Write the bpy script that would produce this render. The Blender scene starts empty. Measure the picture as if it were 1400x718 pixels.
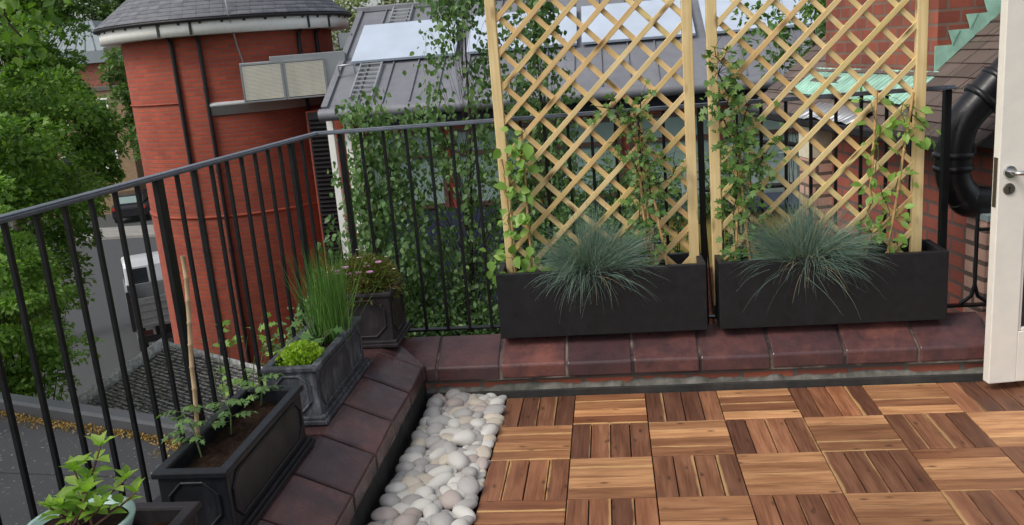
import bpy, bmesh, math, random
import numpy as np
from mathutils import Vector, Matrix
rad = math.radians
S = bpy.context.scene
COL = S.collection
rng = np.random.default_rng(7)
random.seed(7)

# ------------------------------------------------------------------ world, sun, camera
W = bpy.data.worlds.new("World"); S.world = W; W.use_nodes = True
nt = W.node_tree
sky = nt.nodes.new('ShaderNodeTexSky'); sky.sky_type = 'NISHITA'; sky.sun_disc = False
SUN_EL, SUN_AZ = 48, 232          # azimuth clockwise from +y (compass style)
sky.sun_elevation = rad(SUN_EL); sky.sun_rotation = rad(SUN_AZ)
sky.dust_density = 3.0; sky.air_density = 1.0
hs = nt.nodes.new('ShaderNodeHueSaturation'); hs.inputs['Saturation'].default_value = 0.38
nt.links.new(sky.outputs[0], hs.inputs['Color'])
nt.links.new(hs.outputs[0], nt.nodes['Background'].inputs['Color'])
nt.nodes['Background'].inputs['Strength'].default_value = 0.15
sd = bpy.data.lights.new('sun', 'SUN'); sd.energy = 1.5; sd.angle = rad(22); sd.color = (1, .95, .88)
so = bpy.data.objects.new('sun', sd); COL.objects.link(so)
az, el = rad(SUN_AZ), rad(SUN_EL)
dirv = Vector((math.sin(az)*math.cos(el), math.cos(az)*math.cos(el), math.sin(el)))
so.rotation_euler = dirv.to_track_quat('Z', 'Y').to_euler()
S.view_settings.view_transform = 'Standard'; S.view_settings.look = 'None'
S.view_settings.exposure = 0.24; S.view_settings.gamma = 1.0

cd = bpy.data.cameras.new('camera'); cam = bpy.data.objects.new('camera', cd); COL.objects.link(cam)
cd.sensor_width = 36; cd.lens = 1205.907/1400*36; cd.clip_start = .05; cd.clip_end = 1500
yaw, pitch, roll = rad(6.94473), rad(76.40804), rad(-4.73242)
def rz(a): return Matrix.Rotation(a, 4, 'Z')
E_ = rad(1)
# optimiser's order: Rz(6.94473) Rx(76.40804) Rz(-4.73242)
cam.matrix_world = Matrix.Translation((.50876, -3.60169, 1.48586)) @ rz(yaw) @ Matrix.Rotation(pitch, 4, 'X') @ rz(roll)
S.camera = cam

# ------------------------------------------------------------------ object helpers
WL = {}
def tag(o, label=None, cat=None, group=None, kind=None):
    if label: o['label'] = label
    if cat: o['category'] = cat
    if group: o['group'] = group
    if kind: o['kind'] = kind
    return o
def thing(name, loc, label, cat, group=None):
    o = bpy.data.objects.new(name, None); COL.objects.link(o); o.location = loc
    o.empty_display_size = .05
    WL[o.name] = Vector(loc)
    return tag(o, label, cat, group)
def wl(o): return WL.get(o.name, Vector((0, 0, 0)))
def link(name, me, parent=None, loc=None):
    o = bpy.data.objects.new(name, me); COL.objects.link(o)
    if parent is not None:
        o.parent = parent; WL[o.name] = wl(parent)
    else:
        WL[o.name] = Vector((0, 0, 0))
        if loc is not None: o.location = loc; WL[o.name] = Vector(loc)
    return o
def copy_tree(o, parent=None):
    c = o.copy(); COL.objects.link(c); WL[c.name] = wl(o)
    if parent is not None: c.parent = parent
    for ch in list(o.children): copy_tree(ch, c)
    return c

class MB:
    """collects shapes in world coordinates and links them as one mesh"""
    def __init__(s): s.v = []; s.f = []; s.uv = []; s.sm = []; s.rn = []; s.r = 0.5
    def add(s, vs, fs, uvs=None, smooth=False):
        b = len(s.v); s.v += [tuple(p) for p in vs]
        for i, f in enumerate(fs):
            s.f.append([b+k for k in f]); s.sm.append(smooth); s.rn.append(s.r)
            s.uv.append(uvs[i] if uvs else None)
    def obox(s, c, ax, ay, az, h):
        """oriented box: centre, unit axes, half sizes; uv in metres"""
        c = Vector(c); A = [Vector(ax)*h[0], Vector(ay)*h[1], Vector(az)*h[2]]
        vs = [c+A[0]*i+A[1]*j+A[2]*k for i in (-1, 1) for j in (-1, 1) for k in (-1, 1)]
        fs = [(0, 1, 3, 2), (4, 6, 7, 5), (0, 4, 5, 1), (2, 3, 7, 6), (0, 2, 6, 4), (1, 5, 7, 3)]
        du = [(1, 2), (1, 2), (0, 2), (0, 2), (0, 1), (0, 1)]
        uvs = []
        idx = [(i, j, k) for i in (-1, 1) for j in (-1, 1) for k in (-1, 1)]
        ctr = (c.x+c.y, c.x, c.z)
        offs = [c.dot(Vector(ax)), c.dot(Vector(ay)), c.dot(Vector(az))]
        for f, (a, b) in zip(fs, du):
            uvs.append([(idx[k][a]*h[a]+offs[a], idx[k][b]*h[b]+offs[b]) for k in f])
        s.add(vs, fs, uvs)
    def box(s, x0, x1, y0, y1, z0, z1):
        s.obox(((x0+x1)/2, (y0+y1)/2, (z0+z1)/2), (1, 0, 0), (0, 1, 0), (0, 0, 1), ((x1-x0)/2, (y1-y0)/2, (z1-z0)/2))
    def bar(s, a, b, w, h, up=(0, 0, 1)):
        a, b = Vector(a), Vector(b); d = (b-a); L = d.length; d.normalize()
        up = Vector(up)
        if abs(d.dot(up)) > .99: up = Vector((0, 1, 0))
        sx = d.cross(up).normalized(); u = sx.cross(d).normalized()
        s.obox((a+b)/2, d, sx, u, (L/2, w/2, h/2))
    def tube(s, pts, r, n=8, cap=True, smooth=True):
        pts = [Vector(p) for p in pts]; m = len(pts)
        if not hasattr(r, '__len__'): r = [r]*m
        vs = []; t0 = None; nrm = None
        for i, p in enumerate(pts):
            t = (pts[min(i+1, m-1)]-pts[max(i-1, 0)]).normalized()
            if nrm is None:
                a = Vector((0, 0, 1)) if abs(t.z) < .9 else Vector((1, 0, 0))
                nrm = t.cross(a).normalized()
            else:
                nrm = (nrm - t*nrm.dot(t)).normalized()
            bi = t.cross(nrm)
            for k in range(n):
                a = 2*math.pi*k/n
                vs.append(p+(nrm*math.cos(a)+bi*math.sin(a))*r[i])
        fs = []; uvs = []
        L = 0
        for i in range(m-1):
            L2 = L+(pts[i+1]-pts[i]).length
            for k in range(n):
                fs.append((i*n+k, i*n+(k+1) % n, (i+1)*n+(k+1) % n, (i+1)*n+k))
                c = 2*math.pi*max(r[i], 1e-4)/n
                uvs.append([(L, k*c), (L, (k+1)*c), (L2, (k+1)*c), (L2, k*c)])
            L = L2
        s.add(vs, fs, uvs, smooth)
        if cap:
            s.add(vs[:n], [tuple(range(n-1, -1, -1))]); s.add(vs[-n:], [tuple(range(n))])
    def lathe(s, c, prof, n=32, a0=0, a1=2*math.pi, smooth=True, flip=False):
        """prof: (radius, z) list; uv u = angle*radius, v = length along the profile"""
        c = Vector(c); full = abs(a1-a0-2*math.pi) < 1e-6
        k = n if full else n+1
        vs = [c+Vector((r*math.cos(a0+(a1-a0)*i/n), r*math.sin(a0+(a1-a0)*i/n), z)) for r, z in prof for i in range(k)]
        rm = max(r for r, z in prof); fs = []; uvs = []; L = 0
        for j in range(len(prof)-1):
            L2 = L+math.hypot(prof[j+1][0]-prof[j][0], prof[j+1][1]-prof[j][1])
            for i in range(n):
                q = (j*k+i, j*k+(i+1) % k, (j+1)*k+(i+1) % k, (j+1)*k+i)
                u0, u1 = (a0+(a1-a0)*i/n)*rm, (a0+(a1-a0)*(i+1)/n)*rm
                fs.append(q if not flip else q[::-1])
                uu = [(u0, L), (u1, L), (u1, L2), (u0, L2)]
                uvs.append(uu if not flip else uu[::-1])
            L = L2
        s.add(vs, fs, uvs, smooth)
    def prism(s, poly0, poly1):
        """two matching closed loops"""
        n = len(poly0); p0 = [Vector(p) for p in poly0]; p1 = [Vector(p) for p in poly1]
        fs = [(i, (i+1) % n, n+(i+1) % n, n+i) for i in range(n)]
        per = 0; uvs = []
        L = (p1[0]-p0[0]).length
        for i in range(n):
            w = (p0[(i+1) % n]-p0[i]).length
            uvs.append([(0, per), (0, per+w), (L, per+w), (L, per)]); per += w
        s.add(p0+p1, fs+[tuple(range(n-1, -1, -1)), tuple(range(n, 2*n))], uvs+[[(p.x, p.z) for p in reversed(p0)], [(p.x, p.z) for p in p1]])
    def quad(s, a, b, c, d, uvs=None): s.add([a, b, c, d], [(0, 1, 2, 3)], [uvs] if uvs else None)
    def build(s, name, mat, parent=None, bevel=0, origin=None, recalc=True):
        me = bpy.data.meshes.new(name)
        off = wl(parent) if parent is not None else (Vector(origin) if origin is not None else Vector((0, 0, 0)))
        me.from_pydata([(p[0]-off.x, p[1]-off.y, p[2]-off.z) for p in s.v], [], s.f)
        uvl = me.uv_layers.new(name='UVMap')
        buf = np.zeros((len(me.loops), 2), np.float32); i = 0
        for f, u in zip(s.f, s.uv):
            if u:
                for k in range(len(f)): buf[i+k] = u[k]
            else:
                for k in range(len(f)):
                    p = s.v[f[k]]; buf[i+k] = (p[0]+p[1], p[2])
            i += len(f)
        uvl.data.foreach_set('uv', buf.ravel())
        me.polygons.foreach_set('use_smooth', s.sm)
        if len(set(s.rn)) > 1: me.attributes.new('rnd', 'FLOAT', 'FACE').data.foreach_set('value', s.rn)
        me.materials.append(mat)
        if recalc:
            bm = bmesh.new(); bm.from_mesh(me); bmesh.ops.recalc_face_normals(bm, faces=bm.faces); bm.to_mesh(me); bm.free()
        me.update()
        o = link(name, me, parent, origin)
        if bevel:
            m = o.modifiers.new('bevel', 'BEVEL'); m.width = bevel; m.segments = 2; m.limit_method = 'ANGLE'; m.angle_limit = rad(40)
        return o

# leaf templates: (along, across, up) and faces
T_SIMPLE = (np.array([(0, 0, 0), (.45, .5, .10), (1, 0, -.06), (.45, -.5, .10)]), [(0, 3, 2), (0, 2, 1)])
T_OVATE = (np.array([(0, 0, 0), (.22, .40, .07), (.55, .46, .08), (1, 0, -.12), (.55, -.46, .08), (.22, -.40, .07), (.25, 0, -.02), (.6, 0, -.03)]),
           [(0, 6, 1), (6, 7, 2, 1), (7, 3, 2), (0, 5, 6), (6, 5, 4, 7), (7, 4, 3)])
T_LOBED = (np.array([(0, 0, 0), (.15, .25, .03), (.28, .62, .05), (.42, .22, .02), (.62, .5, .04), (.7, .15, 0), (1, 0, -.1), (.7, -.15, 0), (.62, -.5, .04), (.42, -.22, .02), (.28, -.62, .05), (.15, -.25, .03)]),
           [(0, 11, 1), (11, 10, 9), (11, 9, 3, 1), (1, 3, 2), (9, 7, 5, 3), (9, 8, 7), (3, 5, 4), (7, 6, 5)])
def unit(a): return a/np.maximum(np.linalg.norm(a, axis=1, keepdims=True), 1e-9)
def leaves(name, pos, d, nrm, size, mat, parent, T=T_SIMPLE, width=.62):
    pos = np.asarray(pos, float); N = len(pos)
    d = unit(np.asarray(d, float)); nrm = np.asarray(nrm, float)
    b = unit(np.cross(nrm, d)); n2 = np.cross(d, b)
    size = np.broadcast_to(np.asarray(size, float), (N,))
    tv, tf = T; k = len(tv)
    V = (pos[:, None, :] + size[:, None, None]*(tv[None, :, 0:1]*d[:, None, :] + width*tv[None, :, 1:2]*b[:, None, :] + tv[None, :, 2:3]*n2[:, None, :]))
    off = wl(parent) if parent is not None else Vector((0, 0, 0))
    V = V.reshape(-1, 3) - np.array(off)
    lt = np.array([len(f) for f in tf]); ls = lt.sum()
    flat = np.concatenate([np.array(f) for f in tf])
    loops = (np.arange(N)[:, None]*k + flat[None, :]).ravel()
    tot = np.tile(lt, N); start = np.concatenate([[0], np.cumsum(tot)[:-1]])
    me = bpy.data.meshes.new(name)
    me.vertices.add(len(V)); me.vertices.foreach_set('co', V.astype(np.float32).ravel())
    me.loops.add(len(loops)); me.loops.foreach_set('vertex_index', loops.astype(np.int32))
    me.polygons.add(len(tot)); me.polygons.foreach_set('loop_start', start.astype(np.int32)); me.polygons.foreach_set('loop_total', tot.astype(np.int32))
    me.update(calc_edges=True); me.materials.append(mat)
    return link(name, me, parent)
def rdir(n, up=0.0):
    a = rng.normal(size=(n, 3)); a[:, 2] += up; return unit(a)

# ------------------------------------------------------------------ materials
class NT:
    def __init__(s, name):
        s.m = bpy.data.materials.new(name); s.m.use_nodes = True; s.t = s.m.node_tree
        s.b = s.t.nodes['Principled BSDF']; s.out = s.t.nodes['Material Output']
    def n(s, typ, ins=None, **kw):
        x = s.t.nodes.new('ShaderNode'+typ)
        for k, v in kw.items(): setattr(x, k, v)
        for k, v in (ins or {}).items(): s.set(x.inputs[k], v)
        return x
    def set(s, sock, v):
        if hasattr(v, 'is_output'): s.t.links.new(v, sock)
        elif isinstance(v, (tuple, list)) and sock.type == 'RGBA' and len(v) == 3: sock.default_value = (*v, 1)
        else: sock.default_value = v
    def p(s, **kw):
        for k, v in kw.items(): s.set(s.b.inputs[k.replace('_', ' ')], v)
    def ramp(s, fac, stops, interp='LINEAR'):
        r = s.n('ValToRGB', {'Fac': fac}); e = r.color_ramp.elements; r.color_ramp.interpolation = interp
        while len(e) < len(stops): e.new(.5)
        for x, (p, c) in zip(e, stops): x.position = p; x.color = (*c, 1) if len(c) == 3 else c
        return r.outputs[0]
    def mix(s, f, a, b, mode='MIX'):
        x = s.n('Mix', data_type='RGBA', blend_type=mode)
        s.set(x.inputs[0], f); s.set(x.inputs[6], a); s.set(x.inputs[7], b); return x.outputs[2]
    def math(s, op, a, b=0.0):
        x = s.n('Math', operation=op); s.set(x.inputs[0], a); s.set(x.inputs[1], b); return x.outputs[0]
    def noise(s, scale, vec=None, detail=4, rough=.55, col=False):
        x = s.n('TexNoise', {'Scale': scale, 'Detail': detail, 'Roughness': rough})
        if vec is not None: s.set(x.inputs['Vector'], vec)
        return x.outputs[1 if col else 0]
    def obj(s): return s.n('TexCoord').outputs['Object']
    def uv(s): return s.n('TexCoord').outputs['UV']
    def mapv(s, v, scale=(1, 1, 1), loc=(0, 0, 0)): return s.n('Mapping', {'Vector': v, 'Scale': scale, 'Location': loc}).outputs[0]
    def bump(s, h, strength=.3, dist=.01):
        s.p(Normal=s.n('Bump', {'Height': h, 'Strength': strength, 'Distance': dist}).outputs[0])
    def rnd(s): return s.n('Attribute', attribute_name='rnd', attribute_type='GEOMETRY').outputs['Fac']
    def island(s): return s.n('NewGeometry').outputs['Random Per Island']

def m_paint(name, col, rough=.4, var=.15, spec=.5, metal=0.0, nscale=14, bump=.05):
    k = NT(name); v = k.obj(); n = k.noise(nscale, v)
    c = k.ramp(n, [(.3, tuple(x*(1-var) for x in col)), (.7, tuple(min(1, x*(1+var)) for x in col))])
    r = k.ramp(k.noise(nscale*2.3, v), [(.3, (rough*.8,)*3), (.7, (min(1, rough*1.25),)*3)])
    k.p(Base_Color=c, Roughness=r, Metallic=metal); k.b.inputs['Specular IOR Level'].default_value = spec
    if bump: k.bump(k.noise(nscale*5, v), bump, .004)
    return k.m
def m_brick(name, c1, c2, mortar, msize=.010, stain=None, row=.075, width=.225, bias=0.0, rough=.85, dark=.25):
    k = NT(name); v = k.uv()
    b = k.n('TexBrick', {'Vector': v, 'Color1': c1, 'Color2': c2, 'Mortar': mortar, 'Scale': 1.0, 'Mortar Size': msize, 'Mortar Smooth': .15, 'Bias': bias, 'Brick Width': width, 'Row Height': row})
    w = k.noise(3.1, v, 6); w2 = k.noise(46, v, 3)
    c = k.mix(k.ramp(w, [(.35, (dark,)*3), (.65, (0, 0, 0))]), b.outputs['Color'], (.03, .02, .02))
    c = k.mix(.22, c, k.mix(w2, (.25, .25, .25), (1.5, 1.5, 1.5)), 'MULTIPLY')
    if stain: c = k.mix(k.ramp(k.noise(1.7, v, 5), [(.5, (0,)*3), (.75, (.22,)*3)]), c, stain)
    k.p(Base_Color=c, Roughness=rough)
    h = k.math('ADD', k.math('MULTIPLY', b.outputs['Fac'], -1.0), k.math('MULTIPLY', w2, .5))
    k.bump(h, .5, .006)
    return k.m
def m_leaf(name, dark, light, rough=.45, trans=.25, tint=None):
    k = NT(name); r = k.island()
    st = [(0, dark), (.75, light)]
    if tint: st.append((1, tint))
    c = k.ramp(r, st)
    n = k.noise(1.3, k.obj(), 2); c = k.mix(k.ramp(n, [(.3, (.0,)*3), (.7, (.45,)*3)]), c, k.mix(1.0, c, (.55, .62, .5), 'MULTIPLY'))
    k.p(Base_Color=c, Roughness=rough)
    k.b.inputs['Specular IOR Level'].default_value = .35
    t = k.n('BsdfTranslucent', {'Color': k.mix(1.0, c, (1.5, 1.7, .7), 'MULTIPLY')})
    mx = k.n('MixShader', {0: trans, 1: k.b.outputs[0], 2: t.outputs[0]})
    k.t.links.new(mx.outputs[0], k.out.inputs[0])
    return k.m

def mk_deck(name, a, b, sap):
    k = NT(name); uv = k.uv(); r = k.rnd()
    r2 = k.math('FRACT', k.math('MULTIPLY', r, 17.31)); r3 = k.math('FRACT', k.math('MULTIPLY', r, 41.77))
    off = k.n('CombineXYZ', {0: k.math('MULTIPLY', r, 37.0), 1: k.math('MULTIPLY', r2, 11.0)}).outputs[0]
    v = k.n('VectorMath', {0: uv, 1: off}, operation='ADD').outputs[0]
    g = k.noise(1.0, k.mapv(v, (6, 130, 1)), 5, .6)
    g2 = k.noise(1.0, k.mapv(v, (3.0, 26, 1)), 4, .55)
    lo = k.noise(1.0, k.mapv(v, (5.0, 5.0, 1)), 3)
    base = k.ramp(r2, [(0, a), (.45, tuple((x+y)/2 for x, y in zip(a, b))), (.8, b), (1, tuple(x*1.35 for x in b))])
    c = k.mix(k.ramp(g2, [(.39, (0,)*3), (.64, (.8,)*3)]), base, k.mix(1.0, base, (.55, .47, .44), 'MULTIPLY'))
    c = k.mix(k.ramp(g, [(.35, (.6,)*3), (.58, (0,)*3)]), c, k.mix(1.0, c, (.55, .46, .42), 'MULTIPLY'))
    # sapwood runs along one edge of some slats
    vy = k.n('SeparateXYZ', {0: uv}).outputs[1]
    wob = k.math('MULTIPLY', k.math('SUBTRACT', k.noise(1.0, k.mapv(v, (7, 9, 1)), 2), .5), .022)
    e = k.math('ADD', k.math('ADD', vy, wob), k.math('MULTIPLY', k.math('SUBTRACT', r3, .22), .020))
    c = k.mix(k.ramp(k.math('MULTIPLY', e, 20.0), [(.0, (sap,)*3), (.16, (0,)*3)]), c, (.62, .385, .17))
    vo = k.n('TexVoronoi', {'Vector': k.mapv(v, (7.5, 17, 1)), 'Scale': 1.0}).outputs['Distance']
    c = k.mix(k.ramp(vo, [(.04, (.85,)*3), (.16, (0,)*3)]), c, (.05, .024, .014))
    c = k.mix(k.ramp(lo, [(.35, (.35,)*3), (.6, (0,)*3)]), c, k.mix(1.0, c, (.6, .55, .55), 'MULTIPLY'))
    c = k.mix(1.0, c, k.ramp(k.n('ObjectInfo').outputs['Random'], [(0, (.80, .80, .82)), (.5, (1, 1, 1)), (1, (1.14, 1.08, 1.0))]), 'MULTIPLY')
    k.p(Base_Color=c, Roughness=k.ramp(g, [(.3, (.40,)*3), (.7, (.6,)*3)]))
    k.bump(g, .25, .002)
    return k.m
def mk_wood(name, a, b, knots=True, gs=(3, 60, 1)):
    k = NT(name); r = k.rnd(); uv = k.uv(); off = k.math('MULTIPLY', r, 29.0)
    v = k.n('VectorMath', {0: uv, 1: k.n('CombineXYZ', {0: off, 1: off}).outputs[0]}, operation='ADD').outputs[0]
    g = k.noise(1.0, k.mapv(v, gs), 5); lo = k.noise(1.0, k.mapv(v, (4, 4, 1)), 3)
    c = k.mix(k.ramp(g, [(.3, (0,)*3), (.7, (1,)*3)]), a, b)
    r2 = k.math('FRACT', k.math('MULTIPLY', r, 23.7))
    c = k.mix(k.ramp(r2, [(0, (.0,)*3), (.5, (.1,)*3), (.8, (.55,)*3), (1, (.8,)*3)]), c, k.mix(1.0, c, (.84, .70, .55), 'MULTIPLY'))
    c = k.mix(k.ramp(r, [(0, (.0,)*3), (.6, (0,)*3), (1, (.6,)*3)]), c, k.mix(1.0, c, (.85, .93, .70), 'MULTIPLY'))
    c = k.mix(k.ramp(lo, [(.38, (.5,)*3), (.6, (0,)*3)]), c, k.mix(1.0, c, (.72, .66, .52), 'MULTIPLY'))
    if knots:
        vo = k.n('TexVoronoi', {'Vector': k.mapv(v, (6, 16, 1)), 'Scale': 1.0}).outputs['Distance']
        c = k.mix(k.ramp(vo, [(.08, (.95,)*3), (.26, (0,)*3)]), c, (.14, .075, .025))
    k.p(Base_Color=c, Roughness=.7); k.bump(g, .2, .002)
    return k.m
def mk_coping():
    k = NT('glazed_clay_coping'); v = k.obj(); r = k.n('ObjectInfo').outputs['Random']
    vv = k.n('VectorMath', {0: v, 1: k.n('CombineXYZ', {0: k.math('MULTIPLY', r, 20.0), 1: k.math('MULTIPLY', r, 13.0)}).outputs[0]}, operation='ADD').outputs[0]
    n = k.noise(5, vv, 9, .7)
    c = k.ramp(n, [(.28, (.018, .013, .016)), (.40, (.060, .032, .034)), (.52, (.115, .050, .046)), (.66, (.20, .075, .058)), (.80, (.145, .075, .075))])
    c = k.mix(k.math('MULTIPLY', r, .75), c, (.052, .030, .034))
    sp = k.noise(55, vv, 3); c = k.mix(k.ramp(sp, [(.68, (0,)*3), (.78, (.6,)*3)]), c, (.22, .15, .13))
    k.p(Base_Color=c, Roughness=k.ramp(k.noise(16, vv), [(.3, (.20,)*3), (.7, (.42,)*3)]))
    k.bump(k.math('ADD', n, k.math('MULTIPLY', sp, .3)), .35, .006)
    return k.m
def mk_mortar():
    k = NT('joint_mortar'); v = k.obj(); n = k.noise(5.5, v, 5)
    k.p(Base_Color=k.ramp(n, [(.50, (.022, .019, .018)), (.68, (.20, .17, .14))]), Roughness=.9); k.bump(k.noise(60, v), .4, .004); return k.m
def mk_lead(name, base, chalk, amt, rough=.5):
    k = NT(name); v = k.obj()
    st = k.noise(1.0, k.mapv(v, (46, 46, 7)), 7, .75); n = k.noise(9, v, 6)
    f = k.math('MULTIPLY', k.ramp(st, [(.45, (0,)*3), (.75, (.8,)*3)]), k.ramp(n, [(.38, (.0,)*3), (.66, (amt,)*3)]))
    c = k.mix(f, k.mix(n, tuple(x*.65 for x in base), tuple(x*1.3 for x in base)), chalk)
    k.p(Base_Color=c, Roughness=k.ramp(n, [(.3, (rough*.8,)*3), (.7, (rough*1.3,)*3)]))
    k.b.inputs['Specular IOR Level'].default_value = .35
    k.bump(k.noise(60, v), .15, .003)
    return k.m
def mk_pebble(name, a, b):
    k = NT(name); v = k.obj(); r = k.n('ObjectInfo').outputs['Random']
    vv = k.n('VectorMath', {0: v, 1: k.n('CombineXYZ', {0: k.math('MULTIPLY', r, 50.0)}).outputs[0]}, operation='ADD').outputs[0]
    n = k.noise(26, vv, 5); c = k.mix(k.math('ADD', k.math('MULTIPLY', n, .5), k.math('MULTIPLY', r, .5)), a, b)
    sp = k.noise(190, vv, 2); c = k.mix(k.ramp(sp, [(.6, (0,)*3), (.75, (.35,)*3)]), c, tuple(x*.5 for x in a))
    k.p(Base_Color=c, Roughness=.62); k.bump(sp, .12, .002); return k.m
def mk_felt(name, a, b, speck):
    k = NT(name); v = k.obj(); n = k.noise(1.8, v, 7); s1 = k.noise(130, v, 2)
    c = k.mix(n, a, b); c = k.mix(k.ramp(k.noise(38, v, 1), [(.69, (0,)*3), (.72, (.8,)*3)]), c, speck)
    k.p(Base_Color=c, Roughness=.9); k.bump(s1, .4, .004); return k.m
def mk_tiles(name, c1, c2, lichen, lamt, width=.17, row=.1):
    k = NT(name); uv = k.uv()
    b = k.n('TexBrick', {'Vector': uv, 'Color1': c1, 'Color2': c2, 'Mortar': tuple(x*.25 for x in c1), 'Scale': 1.0, 'Mortar Size': .004, 'Mortar Smooth': .1, 'Brick Width': width, 'Row Height': row})
    n = k.noise(13, uv, 6, .7); c = k.mix(k.ramp(n, [(.47, (0,)*3), (.55, (lamt,)*3)]), b.outputs['Color'], lichen)
    c = k.mix(k.ramp(k.noise(3, uv, 4), [(.35, (.5,)*3), (.6, (0,)*3)]), c, k.mix(1.0, c, (.5, .48, .46), 'MULTIPLY'))
    k.p(Base_Color=c, Roughness=.75)
    k.bump(k.math('ADD', k.math('MULTIPLY', b.outputs['Fac'], -1.0), k.math('MULTIPLY', n, .4)), .4, .006); return k.m
def mk_metal(name, col, rough, metal=.6, streak=0.0):
    k = NT(name); v = k.obj(); n = k.noise(2.2, v, 5)
    c = k.mix(n, tuple(x*.8 for x in col), tuple(x*1.2 for x in col))
    if streak: c = k.mix(k.ramp(k.noise(1.0, k.mapv(v, (7, 7, .7)), 4), [(.45, (0,)*3), (.75, (streak,)*3)]), c, tuple(x*.45 for x in col))
    k.p(Base_Color=c, Roughness=k.ramp(n, [(.3, (rough*.8,)*3), (.7, (rough*1.2,)*3)]), Metallic=metal); return k.m
def mk_glass(name, col=(.02, .025, .028), rough=.06):
    k = NT(name); k.p(Base_Color=k.mix(k.noise(.9, k.obj(), 2), col, tuple(x*1.6 for x in col)), Roughness=rough)
    k.b.inputs['Specular IOR Level'].default_value = .8; return k.m

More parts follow.
